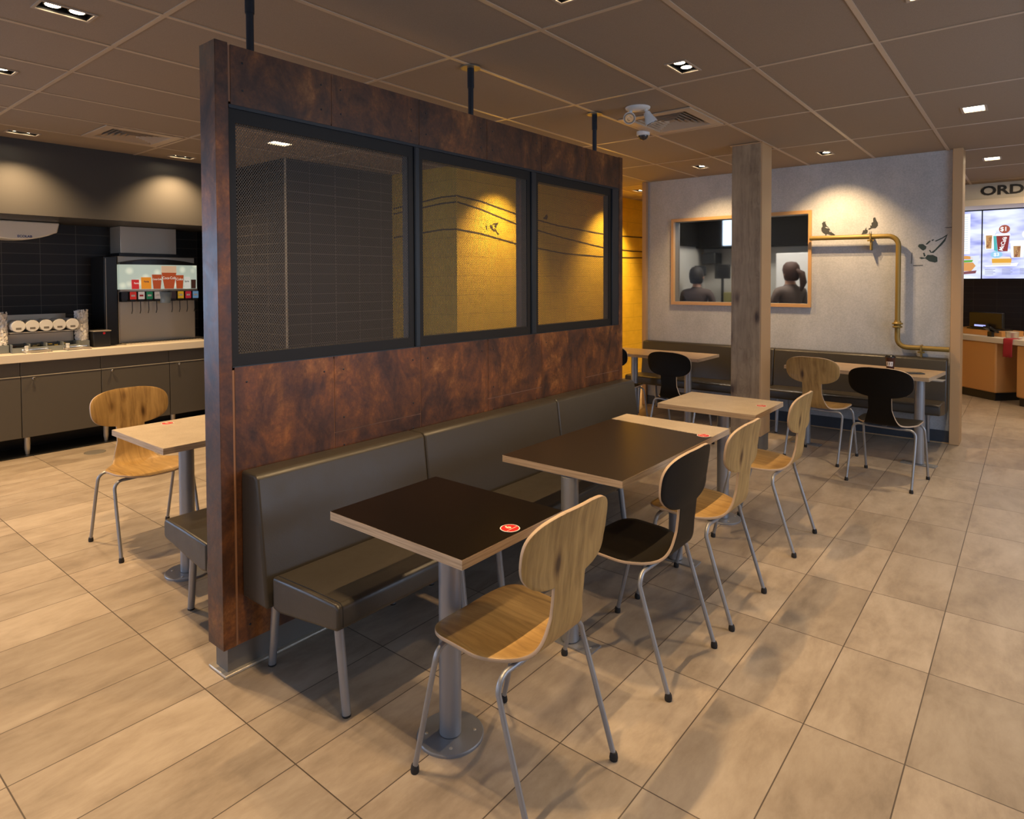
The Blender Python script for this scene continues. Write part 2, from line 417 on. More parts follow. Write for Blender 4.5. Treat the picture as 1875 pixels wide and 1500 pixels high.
# small swallow silhouettes painted on the yellow wall
def flat(name, polys, P, m, parent):
    mb = MB()
    for p in polys: mb.add([P(*q) for q in p], [tuple(range(len(p)))])
    return mb.build(name, m, parent)
sw = [[(4.193, 2.13), (4.232, 2.135), (4.246, 2.097), (4.29, 2.074), (4.265, 2.06), (4.246, 2.078), (4.207, 2.104)], [(4.236, 2.141), (4.256, 2.154), (4.286, 2.157), (4.33, 2.17), (4.34, 2.154), (4.315, 2.137), (4.303, 2.109), (4.29, 2.113), (4.276, 2.144), (4.246, 2.139)], [(4.266, 2.105), (4.28, 2.099), (4.354, 2.038), (4.344, 2.032), (4.295, 2.068)], [(4.137, 2.122), (4.152, 2.117), (4.147, 2.072), (4.137, 2.097)]]
flat('swallow_stencil', sw, lambda u, v: (-2.8162, u, v), M['wire'], tl)
flat('swallow_stencil', [[(5.176, 2.272), (5.255, 2.333), (5.277, 2.298), (5.255, 2.262)]], lambda u, v: (-2.8162, u, v), M['wire'], tl)

# grey wall with its window opening
mb = MB(); OX0, OX1, OZ0, OZ1 = -1.525, -.03, 1.27, 2.21
for yy, fl in ((6.05, False), (6.20, True)):
    rect_holes(mb, -1.87, 1.205, 0, CZ, [(OX0, OX1, OZ0, OZ1)], lambda u, v: (u, yy, v), flip=fl)
mb.box((-1.872, 6.05, 0), (-1.87, 6.2, CZ)); mb.box((1.205, 6.05, 0), (1.207, 6.2, CZ))
wg = struct(mb.build('wall_grey', M['greywall']))
mb = MB()
for a, b in (((OX0-.03, 6.02, OZ0-.035), (OX1+.03, 6.07, OZ0)), ((OX0-.03, 6.02, OZ1), (OX1+.03, 6.07, OZ1+.035)),
             ((OX0-.03, 6.02, OZ0), (OX0, 6.07, OZ1)), ((OX1, 6.02, OZ0), (OX1+.03, 6.07, OZ1))): mb.box(a, b)
M['framewood'] = mat('warm_frame_wood', (.50, .28, .10), .4)
win = struct(mb.build('window_1', M['framewood']))
mb = MB()
mb.box((OX0-.004, 6.07, OZ0), (OX0, 6.2, OZ1)); mb.box((OX1, 6.07, OZ0), (OX1+.004, 6.2, OZ1))
mb.box((OX0, 6.07, OZ0-.004), (OX1, 6.2, OZ0)); mb.box((OX0, 6.07, OZ1), (OX1, 6.2, OZ1+.004))
mb.build('window_reveal', M['kick'], win)
mg = bpy.data.materials.new('frosted_glass'); mg.use_nodes = True
g_ = mg.node_tree; b_ = g_.nodes['Principled BSDF']; b_.inputs['Base Color'].default_value = (.97, .97, .97, 1)
b_.inputs['Transmission Weight'].default_value = 1; b_.inputs['IOR'].default_value = 1.10; b_.inputs['Roughness'].default_value = .16
M['glass'] = mg
MB().box((OX0, 6.165, OZ0), (OX1, 6.169, OZ1)).build('window_glass', mg, win)
for x0, x1, n in ((-1.925, -1.872, 'trim_4'), (1.207, 1.285, 'trim_5')):
    struct(MB().box((x0, 6.0, 0), (x1, 6.25, CZ)).build(n, M['trimwood'], bevel=.003))
struct(MB().box((-1.87, 6.036, 0), (1.205, 6.05, .115)).build('baseboard_grey', M['bluekick']))
struct(MB().box((-1.87, 6.026, 0), (1.205, 6.0365, .008)).build('trim_6', M['trimwood']))
# stencilled magpies on the grey wall
def bird(name, polys, m, y=6.0485): return flat(name, polys, lambda u, v: (u, y, v), m, wg)
bird('bird_stencil', [[(0.095, 2.106), (0.108, 2.113), (0.106, 2.123), (0.117, 2.117), (0.132, 2.121), (0.126, 2.109), (0.141, 2.073), (0.154, 2.064), (0.169, 2.04), (0.184, 2.009), (0.221, 1.98), (0.213, 1.973), (0.177, 1.978), (0.149, 1.99), (0.138, 1.986), (0.138, 1.975), (0.131, 1.975), (0.128, 1.988), (0.105, 2.005), (0.091, 2.025), (0.089, 2.052), (0.101, 2.071)]], M['ink'])
bird('bird_stencil_gap', [[(0.123, 2.061), (0.141, 2.063), (0.162, 2.048), (0.141, 2.05)], [(0.164, 2.029), (0.177, 2.021), (0.178, 2.007), (0.168, 2.013)]], M['greywall'], 6.0475)
bird('bird_stencil', [[(0.56, 2.124), (0.569, 2.133), (0.58, 2.132), (0.587, 2.107), (0.602, 2.077), (0.602, 2.051), (0.583, 2.026), (0.553, 2.028), (0.527, 2.014), (0.517, 2.022), (0.54, 2.038), (0.532, 2.056), (0.548, 2.054), (0.546, 2.08), (0.561, 2.09)], [(0.514, 2.011), (0.502, 2.019), (0.505, 2.035), (0.499, 2.036), (0.487, 2.012), (0.474, 2.013), (0.47, 1.995), (0.459, 1.973), (0.481, 1.975), (0.504, 1.976), (0.514, 1.992)], [(0.544, 1.998), (0.548, 1.998), (0.547, 1.968), (0.557, 1.966), (0.541, 1.966)], [(0.532, 1.997), (0.535, 1.997), (0.533, 1.971), (0.527, 1.972)]], M['ink'])
bird('bird_stencil', [[(0.938, 1.837), (0.948, 1.856), (0.979, 1.857), (1.008, 1.831), (1.001, 1.808), (0.98, 1.795), (0.955, 1.817)], [(1.0, 1.854), (1.021, 1.878), (1.036, 1.889), (1.039, 1.878), (1.012, 1.85)], [(1.045, 1.892), (1.062, 1.898), (1.068, 1.894), (1.054, 1.881)], [(1.074, 1.883), (1.127, 1.909), (1.172, 1.941), (1.154, 1.88), (1.131, 1.846), (1.093, 1.805), (1.064, 1.771), (1.04, 1.773), (1.028, 1.797), (1.037, 1.8), (1.046, 1.778), (1.075, 1.802), (1.116, 1.854), (1.145, 1.894), (1.162, 1.922), (1.127, 1.899), (1.081, 1.876)], [(0.98, 1.773), (0.992, 1.774), (1.001, 1.744), (0.989, 1.737)], [(0.949, 1.728), (0.968, 1.734), (0.998, 1.726), (1.016, 1.754), (1.04, 1.752), (1.058, 1.753), (1.094, 1.731), (1.096, 1.689), (1.077, 1.68), (1.029, 1.694), (0.999, 1.721), (0.968, 1.716)]], M['ink_teal'])
bird('stencil_marks', [[(0.889, 1.783), (0.895, 1.776), (0.89, 1.671), (0.883, 1.675)], [(0.902, 1.66), (0.981, 1.66), (0.982, 1.652), (0.902, 1.65)], [(1.144, 2.005), (1.205, 2.005), (1.205, 1.998), (1.161, 1.997)]], M['ink_soft'])

# enclosing walls outside the frame
struct(MB().box((4.2, -4.2, 0), (4.3, 1.0, CZ)).box((4.2, 5.0, 0), (4.3, 11.6, CZ)).box((4.2, 1, 0), (4.3, 5, .6)).box((4.2, 1, 2.6), (4.3, 5, CZ)).build('wall_right', M['greywall']))
mb = MB(); rect_holes(mb, -5.75, 4.3, 0, CZ, [(-4.8, -2.0, .5, 2.5), (-1.2, 1.6, .5, 2.5), (2.2, 3.9, .0, 2.4)], lambda u, v: (u, -4.2, v), flip=True)
struct(mb.build('wall_behind', M['greywall']))
struct(MB().box((-5.75, 11.55, 0), (4.3, 11.65, CZ)).build('wall_far', M['darktile']))

# soffit above the drinks counter
struct(MB().box((-5.65, -4.2, 2.09), (-4.75, 2.35, CZ-.001)).build('trim_7', M['soffit']))

# kitchen seen through the window
struct(MB().box((-1.90, 6.26, 0), (-1.86, 7.75, CZ)).box((-1.90, 7.75, 0), (.70, 7.80, CZ)).box((.66, 6.21, 0), (.70, 7.75, CZ)).build('wall_kitchen', M['kitwall']))
struct(MB().box((-1.858, 7.45, 1.96), (.655, 7.749, CZ-.001)).box((-1.859, 6.26, 1.98), (-1.80, 7.449, CZ-.001)).build('trim_8', M['bulkhead_dark']))

# ================================================================== COLUMN
col_ = thing('clad_column', 'square column clad in grey oak board, standing between the tables', 'column', (-.17, 4.69, 0))
MB().box((-.125, -.13, .16), (.125, .13, CZ)).build('board_cladding', M['oak_z'], col_, bevel=.003)
MB().box((.1251, -.128, .16), (.137, .128, CZ-.001)).build('side_board', M['trimwood'], col_)
MB().box((-.12, -.125, 0), (.125, .125, .16)).build('plinth', M['kick'], col_)
MB().box((-.14, -.145, CZ-.012), (.145, .145, CZ-.005)).build('ceiling_collar', M['trimwood'], col_)

# ================================================================== PARTITION
XF, XB = -.589, -.709
pt = thing('partition_screen', 'rust-brown partition with wire mesh windows dividing the seating', 'partition', (-.65, 1.6, 0))
MB().box((-.703, .095, 0), (-.612, 3.11, .1129)).build('kick_base', M['kick'], pt, world=True)
MB().box((-.728, .075, 0), (-.592, 3.135, .012)).build('base_flange', M['brushed'], pt, world=True, bevel=.004)
MB().box((XB, .068, .113), (XF, .119, 2.433)).build('end_post', M['rust'], pt, world=True, bevel=.0015)
MB().box((XB, 3.085, .113), (XF, 3.135, 2.433)).build('end_post', M['rust'], pt, world=True, bevel=.0015)
MB().box((XB+.0025, .119, .114), (XF-.0025, 3.085, 1.186)).box((XB+.0025, .119, 2.212), (XF-.0025, 3.085, 2.425)).build('core_frame', M['core'], pt, world=True)
seams = [.126, .580, 1.094, 1.606, 2.117, 2.630, 3.083]
def cladding(y0, y1, z0, z1, screws=True):
    mb = MB(); g = .0022
    for xa, xb, sx in ((XF-.0024, XF, 1), (XB, XB+.0024, -1)):
        mb.m = 0; mb.box((xa, y0+g, z0), (xb, y1-g, z1))
    if screws:
        mb.m = 1
        for yy in (y0+.05, y1-.05):
            for zz in (z0+.06, z1-.06):
                mb.lathe([(.0042, 0), (.0042, .001), (.002, .0018)], (XF, yy, zz), 8, 'x')
    return mb
for i in range(6):
    y0, y1 = seams[i], seams[i+1]
    cladding(y0, y1, 2.203, 2.428).build('upper_panel', [M['rust'], M['blacksteel']], pt, world=True)
    if i in (1, 3, 5):
        cladding(y0, y1, .862, 1.196).build('lower_panel', [M['rust'], M['blacksteel']], pt, world=True)
        cladding(y0, y1, .116, .8575).build('lower_panel', [M['rust'], M['blacksteel']], pt, world=True)
    else:
        cladding(y0, y1, .116, 1.196, i not in (3,)).build('lower_panel', [M['rust'], M['blacksteel']], pt, world=True)
MB().box((XB+.002, .121, 2.190), (XF-.002, 3.085, 2.203)).box((XB+.002, .121, 1.1962), (XF-.001, 3.085, 1.2)).build('opening_liner', M['blacksteel'], pt, world=True)
# diamond mesh sheet, real strands
def diamond_mesh(W, H, cw=.0104, ch=.0138, t=.00120):
    mb = MB(); nx, nz = int(W/cw), int(H/ch); cw = W/nx; ch = H/nz
    vs, fs = [], []
    def strand(a, b):
        dy, dz = b[0]-a[0], b[1]-a[1]; L = math.hypot(dy, dz); py, pz = -dz/L*t, dy/L*t
        k = len(vs)
        for q in (a, b):
            vs.extend([(0.0011, q[0]+py, q[1]+pz), (0.0011, q[0]-py, q[1]-pz), (-.0011, q[0], q[1])])
        fs.extend([(k, k+1, k+4, k+3), (k+1, k+2, k+5, k+4), (k+2, k, k+3, k+5)])
    for i in range(nx):
        for j in range(nz):
            x0, z0 = i*cw, j*ch
            c = (x0+cw/2, z0+ch/2)
            strand((x0, z0), c) if False else None
            strand((x0+cw/2, z0), (x0+cw, z0+ch/2)); strand((x0+cw, z0+ch/2), (x0+cw/2, z0+ch))
            strand((x0+cw/2, z0+ch), (x0, z0+ch/2)); strand((x0, z0+ch/2), (x0+cw/2, z0))
    me = bpy.data.meshes.new('wire_mesh'); me.from_pydata(vs, [], fs); me.materials.append(M['meshsteel']); me.update()
    return me
mesh_data = diamond_mesh(.885, .90)
for y0, y1 in ((.123, 1.064), (1.098, 2.018), (2.068, 2.985)):
    mb = MB(); s0 = .028; yb = y1 - .032
    mb.box((-.645, y0, 1.2), (-.600, y1, 1.246)).box((-.645, y0, 2.138), (-.600, y1, 2.19)).box((-.645, y0, 1.246), (-.600, y0+s0, 2.138)).box((-.645, yb, 1.246), (-.600, y1, 2.138))
    fr = mb.build('mesh_panel', M['framesteel'], pt, world=True)
    o = bpy.data.objects.new('wire_mesh', mesh_data); COL.objects.link(o); o.parent = fr
    wv = (yb - y0 - s0)
    o.location = (-.606+.65, y0+s0-1.6, 1.243); o.scale = (1, wv/.885, 1)
for y0, y1, xb_ in ((1.065, 1.097, -.650), (2.019, 2.067, -.650), (2.986, 3.083, -.655)):
    MB().box((xb_, y0, 1.2), (-.592, y1, 2.19)).box((-.592, y0+.004, 1.2), (-.5895, y0+.009, 2.19)).build('mullion', M['blacksteel'], pt, world=True, bevel=.002)
MB().box((-.707, 2.012, 1.2), (-.6505, 2.050, 2.19)).build('rear_stud', M['rust'], pt, world=True)
for i, y in enumerate((.244, 1.542, 2.84)):
    mb = MB(); mb.tube([(-.65, y, 2.43), (-.65, y, 2.60)], .015, 16); mb.tube([(-.65, y, 2.595), (-.65, y, CZ-.008)], .0185, 16)
    rd = mb.build('support_rod', M['blacksteel'], pt, world=True)
    mb = MB(); mb.lathe([(.055, 0), (.055, .006)], (-.65, y, CZ-.011), 28, smooth=False)
    M.setdefault('flange', mat('brassy_flange', (.26, .22, .15), .4, .4))
    mb.build('ceiling_flange', M['flange'], rd, world=True)

# ================================================================== BENCHES
def bench(name, label, loc, rz, L, legs, inset=0.0, side=1):
    """local x: 0 at wall, + towards the room; y along the bench; back against x=0"""
    t = thing(name, label, 'bench', loc, rz, None)
    back = [(0.0, .30), (.175, .30), (.117, .776), (.108, .790), (.095, .795), (.0, .795)]
    mb = MB().prism(back, 0.0, L, 'y'); mb.build('backrest', M['leather'], t, bevel=.011, seg=3)
    seat = [(.183, .302), (.225, .296), (.575, .348), (.59, .36), (.59, .425), (.575, .440), (.40, .434), (.183, .422)]
    sb = MB().prism(seat, .018, L-.006, 'y').build('seat', M['leather'], t, bevel=.018, seg=3)
    # stitched piping round the seat end
    for yy in (.038,):
        pts = [(.20, yy, .4235), (.40, yy, .4355), (.572, yy, .4413), (.5895, yy, .43), (.5915, yy, .39), (.5915, yy, .362)]
        MB().tube(pts, .0013, 6).build('stitching', M['seam'], sb)
    for y in legs:
        for xt, xb, zt in ((.085, .045, .31), (.48, .526, .345)):
            lg = MB().tube([(xt, y, zt), (xb, y, .006)], [.0175, .0150], 14).build('leg', M['steel'], t)
            MB().lathe([(.0155, 0), (.0155, .006)], (xb, y, 0), 12).build('glide', M['rubber'], lg)
    return t
bench('bench_section', 'charcoal leatherette bench section on the right of the rust partition, nearest its front end', (XF+.003, .145, 0), 0, .862, (.095, .715))
bench('bench_section', 'charcoal bench section at the rust partition, middle of the three in a row', (XF+.003, 1.010, 0), 0, 1.105, (.10, .945))
bench('bench_section', 'charcoal bench section at the rust partition, farthest of the three in a row', (XF+.003, 2.118, 0), 0, .985, (.12, .86))
bench('bench_section', 'charcoal bench whose seat end sticks out left of the rust partition', (XB-.003, .995, 0), PI, .85, (.12, .755))
for (x0, x1, lab) in ((-1.87, -.335, 'long charcoal bench section under the left part of the grey wall window'), (-.333, 1.195, 'charcoal bench section under the yellow pipe on the grey wall')):
    b = bench('wall_bench_section', lab, (x0, 6.034, 0), -PI/2, x1-x0, (.15, x1-x0-.15))
    b.scale = (1.0, 1, 1)

# ================================================================== CHAIRS
def chair(veneer, label):
    t = thing('dining_chair', label, 'chair')
    # centre line of the moulded shell (x, z)
    ctrl = [(-.215,.436),(-.205,.441),(-.17,.450),(-.10,.450),(-.02,.446),(.05,.443),(.10,.444),(.135,.452),(.162,.472),(.180,.505),(.190,.55),(.197,.60),(.203,.65),(.206,.668),(.209,.69),(.214,.73),(.220,.78),(.228,.83),(.234,.86),(.238,.874),(.240,.880)]
    pts = []
    for i in range(len(ctrl)-1):
        n = 5
        for k in range(n):
            p0, p1, p2, p3 = (ctrl[max(i-1,0)], ctrl[i], ctrl[i+1], ctrl[min(i+2, len(ctrl)-1)]); u = k/n
            pts.append(tuple(.5*((2*p1[j]) + (-p0[j]+p2[j])*u + (2*p0[j]-5*p1[j]+4*p2[j]-p3[j])*u*u + (-p0[j]+3*p1[j]-3*p2[j]+p3[j])*u**3) for j in range(2)))
    pts.append(ctrl[-1])
    def width(x, z):
        if z < .60 and x < .13:
            d = max(0, (-.10 - x))/.117
            w = .205*max(.0, 1-d**2.6)**(1/2.6)
            if x > 0: w = .205 - .075*(x/.13)**1.7
            return max(w, .03)
        if z < .60:
            u = (z-.450)/.12
            return .130 - .052*min(1, max(0, u))**.6 if u > 0 else .130
        if z < .78:
            d = (.78-z)/.122
            return max(.078, .217*max(0, 1-d**2.8)**(1/2.8))
        d = (z-.78)/.1005
        return max(.07, .217*max(0, 1-d**2.8)**(1/2.8))
    NT = 17; vs = []; fs = []
    W = [width(*p) for p in pts]
    for i in range(2, len(W)-2):
        pass
    for i, (x, z) in enumerate(pts):
        for j in range(NT):
            a = -1 + 2*j/(NT-1); y = a*W[i]
            dx = dz = 0
            if z > .62: dx = -.55*y*y*min(1, (z-.62)/.1)
            if z < .46: dz = .20*y*y - .003
            vs.append((x+dx, y, z+dz))
    for i in range(len(pts)-1):
        for j in range(NT-1):
            a = i*NT+j; fs.append((a, a+1, a+NT+1, a+NT))
    mb = MB(); mb.smooth = True; mb.add(vs, fs)
    M.setdefault('rim', mat('pale_plywood_rim', (.50, .36, .235), .5))
    sh = mb.build('moulded_seat_and_back', [veneer, M['rim']], t, solid=(.011, 0.0))
    md = sh.modifiers.new('bevel', 'BEVEL'); md.width = .002; md.segments = 1; md.limit_method = 'ANGLE'; md.angle_limit = 1.0
    MB().tube([(-.135, -.12, .424), (-.135, .12, .424)], .0085, 10).tube([(.105, -.12, .422), (.105, .12, .422)], .0085, 10).box((-.14, -.012, .425), (.11, .012, .432)).build('frame', M['steel'], t)
    for xt, xf in ((-.135, -.23), (.105, .23)):
        for s in (-1, 1):
            P = [(xt, s*.11, .424), (xt, s*.17, .424)]
            for k in range(1, 7):
                a = k/6*PI/2*.95
                P.append((xt+(xf-xt)*.04*k/6, s*(.17+.042*math.sin(a)), .424-.045*(1-math.cos(a))))
            P += [(xt+(xf-xt)*.25, s*.214, .30), (xf-(xf-xt)*.04, s*.216, .022)]
            lg = MB().tube(P, .0088, 10).build('leg', M['steel'], t)
            MB().lathe([(.0125, 0), (.014, .008), (.0125, .020), (.010, .026)], (xf-(xf-xt)*.02, s*.216, 0), 12).build('foot_cap', M['rubber'], lg)
    return t
oakc = chair(M['oak'], 'oak veneer chair with silver legs at the near black square table, closest to the viewer')
blkc = chair(M['black_veneer'], 'black chair with pale plywood rim at the long dark table, second in the row')
oakc.location = (.548, .430, 0)
blkc.location = (.556, 1.240, 0)
for src, x, y, a, lab in [
    (oakc, .566, 1.845, 0, 'oak chair at the long dark table, right behind the black chair'),
    (oakc, .564, 2.790, 0, 'oak chair at the pale square table in front of the column, last of the row'),
    (oakc, -2.27, .450, 180, 'oak chair on the far left facing right, in front of the grey cabinets'),
    (oakc, .387, 4.840, -97, 'greyish oak chair seen from behind at the rear right table, left of the black one'),
    (blkc, .950, 4.450, -96.5, 'black chair seen from behind at the rear right table, near the wall end'),
    (blkc, -.735, 4.470, -95, 'black chair seen from behind at the rear left table, left of the column'),
    (blkc, -1.50, 4.69, -92, 'black chair mostly hidden behind the far end of the rust partition')]:
    c = copy_tree(src); c.location = (x, y, 0); c.rotation_euler = (0, 0, math.radians(a)); c['label'] = lab

# ================================================================== TABLES
def two_tone():
    m = mat('two_tone_table_laminate', rough=.33); k = N(m); x, y, z = k.sep(k.obj())
    p = k.obj(); n = k.noise(p, 300, 2, .7); nb = k.noise(p, 5, 4)
    e = k.math('ADD', k.math('ADD', y, k.math('MULTIPLY', x, .10)), k.math('MULTIPLY', k.math('SUBTRACT', n, .5), .06))
    f = k.math('GREATER_THAN', e, .365)
    c = k.ramp(k.math('ADD', k.math('MULTIPLY', n, .5), k.math('MULTIPLY', nb, .5)), [(.38, (.42, .345, .255)), (.62, (.56, .475, .365))])
    k.col(k.mix(f, (.020, .013, .007), c)); return m
M['two_tone'] = two_tone()
TZ = .742
def table(label, x0, x1, y0, y1, top, poles, loc, rz=0, plate='round', sticker=None, cat='table', digit='6'):
    cx, cy = (x0+x1)/2, (y0+y1)/2
    t = thing('dining_table', label, cat, (cx, cy, 0) if loc is None else loc, rz)
    hx, hy = (x1-x0)/2, (y1-y0)/2
    mb = MB(); mb.box((-hx, -hy, TZ-.030), (hx, hy, TZ-.0012)); mb.m = 1; mb.box((-hx+.0008, -hy+.0008, TZ-.0012), (hx-.0008, hy-.0008, TZ))
    mb.build('tabletop', [M['ply'], top], t)
    for px, py in poles:
        mb = MB(); mb.tube([(px, py, .012), (px, py, TZ-.036)], .037, 28)
        pl = mb.build('pole', M['steel'], t)
        MB().box((px-.17, max(py-.06, -hy+.012), TZ-.036), (px+.17, min(py+.06, hy-.012), TZ-.0302)).build('top_bracket', M['steel'], t)
        mb = MB()
        if plate == 'round':
            mb.lathe([(.112, 0), (.112, .007), (.109, .010)], (px, py, 0), 48, smooth=False)
            sc = [(px+.08*math.cos(a), py+.08*math.sin(a)) for a in (PI/4, 3*PI/4, 5*PI/4, 7*PI/4)]
        else:
            mb.box((px-.125, py-.045, 0), (px+.125, py+.045, .008)); sc = [(px-.10, py), (px+.10, py)]
        bp_ = mb.build('base_plate', M['steel'], t)
        ms = MB()
        for a, b in sc: ms.lathe([(.006, 0), (.006, .0015), (.003, .0018)], (a, b, .0101 if plate == 'round' else .008), 10)
        ms.build('screw_heads', M['brushed'], bp_)
    if sticker:
        sx, sy = sticker; r = .032
        mb = MB(); mb.m = 0; mb.lathe([(r, 0), (r, .0006)], (sx, sy, TZ), 32, smooth=False)
        mb.m = 1; mb.lathe([(r*.90, 0), (r*.90, .0003)], (sx, sy, TZ+.0006), 32, smooth=False)
        mb.m = 2; mb.box((sx+.0075, sy-.0255, TZ+.0009), (sx+.0095, sy+.0255, TZ+.0011))
        st = mb.build('number_sticker', [M['whitepr'], M['red'], M['cream']], t); st['label'] = 'round red number sticker with white rim'
        text('sticker_number', digit, .033, frame((sx-.008, sy, TZ+.0012), (0, 1, 0), (-1, 0, 0)), M['cream'], st, .0001, .0010, world=False)
    return t
table('square black-topped cafe table with plywood edge, nearest in the row', -.062, .556, .183, .683, M['black_top'], [(.042, -.030)], None, sticker=(.267, .015), digit='6')
table('long four-seat table, dark top with a pale strip at its far end', -.055, .556, 1.092, 2.232, M['two_tone'], [(.040, -.542), (.045, .483)], None, plate='flat', sticker=(.26, .335), digit='7')
table('pale beige square table between the long dark table and the column', -.062, .556, 2.645, 3.175, M['beige_top'], [(.022, -.010)], None, sticker=(.242, .045), digit='8')
table('pale beige table left of the rust partition, in front of the oak chair', -2.0, -1.375, .185, .715, M['beige_top'], [(.045, -.04)], None, sticker=(-.24, -.012), digit='5')
M['tan_top'] = speckle('tan_wood_table_laminate', (.36, .235, .12), (.48, .335, .19), 60, .35, (2, 9, 2))
table('tan wood table under the grey wall, carrying the dark cup, rear right', -.572, .572, -.275, .275, M['tan_top'], [(.47, -.105), (-.45, -.06)], (.625, 5.235, 0), math.radians(-6.5), plate='flat')
table('tan wood table under the window of the grey wall, rear left', -1.98, -.768, 4.96, 5.51, M['tan_top'], [(-.23, -.02), (.39, -.02)], None, plate='flat')

# ================================================================== THINGS ON THE REAR TABLE
cp = thing('takeaway_cup', 'dark brown takeaway cup with white label panel on the rear right table', 'cup', (.83, 5.33, TZ+.0005))
M['cupbrown'] = mat('dark_cup_paper', (.055, .018, .014), .4)
MB().lathe([(.029, 0), (.030, .003), (.040, .098), (.041, .100)], (0,0,0), 28).build('cup_body', M['cupbrown'], cp)
MB().lathe([(.043, .1005), (.043, .106), (.038, .110), (.037, .120), (.030, .122)], (0,0,0), 28).build('lid', M['blackp'], cp)
mb = MB(); mb.m = 0
A0 = -2.35; n = 10
for k in range(n):
    a, b = A0+k*.15, A0+(k+1)*.15
    f = lambda an, z: ((.0302+.010*z/.095)*math.cos(an)*1.01, (.0302+.010*z/.095)*math.sin(an)*1.01, z)
    mb.add([f(a,.025), f(b,.025), f(b,.065), f(a,.065)], [(0,1,2,3)])
    if k in (2, 5, 8):
        mb.m = 1
        for zz in (.034, .048):
            g2 = lambda an, z: tuple(q*1.015 if i < 2 else q for i, q in enumerate(f(an, z)))
            mb.add([g2(a-.08,zz), g2(b-.05,zz), g2(b+.0,zz+.009), g2(a-.03,zz+.009)], [(0,1,2,3)])
        mb.m = 0
mb.build('printed_label', [M['whitepr'], M['cupbrown']], cp)
ph = thing('smartphone', 'dark smartphone lying flat on the rear right table', 'phone', (1.03, 5.12, TZ+.0005), .5)
MB().box((-.075, -.037, 0), (.075, .037, .008)).build('phone_body', M['blackp'], ph, bevel=.003)
MB().box((-.069, -.032, .008), (.069, .032, .0085)).build('phone_screen', mat('phone_glass', (.10, .11, .12), .08), ph)

# ================================================================== PIPE ON THE GREY WALL
pp = thing('wall_pipe', 'yellow metal pipe bent along the grey wall below the painted birds', 'pipe', (.8, 6.0, .9))
Yp = 5.97
P = [(-.0, Yp, 1.948), (.70, Yp, 1.940)]
P += [(.70+.09*math.sin(a), Yp, 1.85+.09*math.cos(a)) for a in [PI/2*k/6 for k in range(1, 7)]]
P += [(.79, Yp, .96)]
P += [(.87-.08*math.cos(a), Yp, .96-.08*math.sin(a)) for a in [PI/2*k/6 for k in range(1, 7)]]
P += [(1.204, Yp, .878)]
MB().tube(P, .023, 18).build('pipe_run', M['goldpipe'], pp, world=True)
MB().lathe([(.030, -.04), (.042, -.035), (.042, -.022), (.030, -.018), (.030, -.008), (.046, -.004), (.046, .008), (.030, .012), (.030, .03)], (.79, Yp, 1.10), 20).build('coupling', M['goldpipe'], pp, world=True)
for x, z in ((.555, 1.942), (.985, .878)):
    MB().box((x-.006, Yp-.03, z-.03), (x+.006, 6.049, z+.028)).box((x-.028, Yp-.012, z-.045), (x+.028, Yp+.012, z-.030)).box((x-.006, Yp-.004, z-.13), (x+.006, 6.049, z-.03)).build('pipe_bracket', M['goldpipe'], pp, world=True)

# ================================================================== CEILING FIXTURES
def spot(par, x, y, z, W, size=115, blend=.9, col=WARM, r=.009):
    d = bpy.data.lights.new('lamp_light', 'SPOT'); d.energy = W; d.color = col; d.spot_size = math.radians(size); d.spot_blend = blend; d.shadow_soft_size = r
    o = bpy.data.objects.new('lamp_light', d); COL.objects.link(o); o.parent = par; o.location = (x, y, z); return o
TW_LAB = {0: 'twin downlight in the ceiling at the upper left, nearest the partition end', 1: 'twin downlight in the ceiling to the right of the partition rods',
          2: 'twin downlight above the long dark table, just beyond the top edge', 3: 'twin downlight above the near black table', 4: 'twin downlight before the grey wall, left of the column',
          5: 'twin downlight before the grey wall, right of the column', 6: 'twin downlight above the left end of the drinks counter', 7: 'twin downlight beside the partition above the drink dispenser',
          8: 'twin downlight lighting the yellow wall behind the mesh', 9: 'twin downlight at the far end of the yellow wall', 10: 'twin downlight above the counter left of the view', 11: 'added twin downlight over the aisle left of the view', 12: 'unseen twin downlight added at the remote end of the yellow corridor'}
TW_W = {0: 1.9, 1: 1.05, 2: 1.05, 3: 1.35, 4: .95, 5: 1.3, 6: 1.7, 7: 1.7, 8: 2.7, 9: 3.9, 10: 1.2, 11: 1.7, 12: 3.5}
for i, (x, y, _) in enumerate(twin):
    t = thing('twin_downlight', TW_LAB[i], 'ceiling light', (x, y, CZ), 0, 'twin recessed downlights')
    mb = MB()
    for a, b in (((-.062, -.11), (.062, -.098)), ((-.062, .098), (.062, .11)), ((-.062, -.098), (-.050, .098)), ((.050, -.098), (.062, .098))):
        mb.box((a[0], a[1], -.005), (b[0], b[1], -.0005))
    mb.build('trim_frame', M['lamptrim'], t)
    MB().add([(-.052,-.1,0),(.052,-.1,0),(.052,.1,0),(-.052,.1,0),(-.052,-.1,.05),(.052,-.1,.05),(.052,.1,.05),(-.052,.1,.05)], [(0,4,5,1),(1,5,6,2),(2,6,7,3),(3,7,4,0),(4,7,6,5)]).build('recess_box', M['recess'], t)
    for s in (-1, 1):
        mb = MB(); mb.m = 1; mb.lathe([(.036, .010), (.034, .045)], (0, s*.046, 0), 24); mb.m = 0; disc(mb, (0, s*.046, .0095), .029, 24, 'z', -1)
        mb.build('bulb', [M['bulb'], M['recess']], t)
        sp_ = spot(t, 0, s*.046, -.004, BULB_W*TW_W[i], 92 if i in (4, 5, 8, 9, 12) else 115)
        if i in (4, 5): sp_.rotation_euler = (math.radians(24), 0, 0)
        if i in (8, 9, 12): sp_.rotation_euler = (0, math.radians(22), 0)
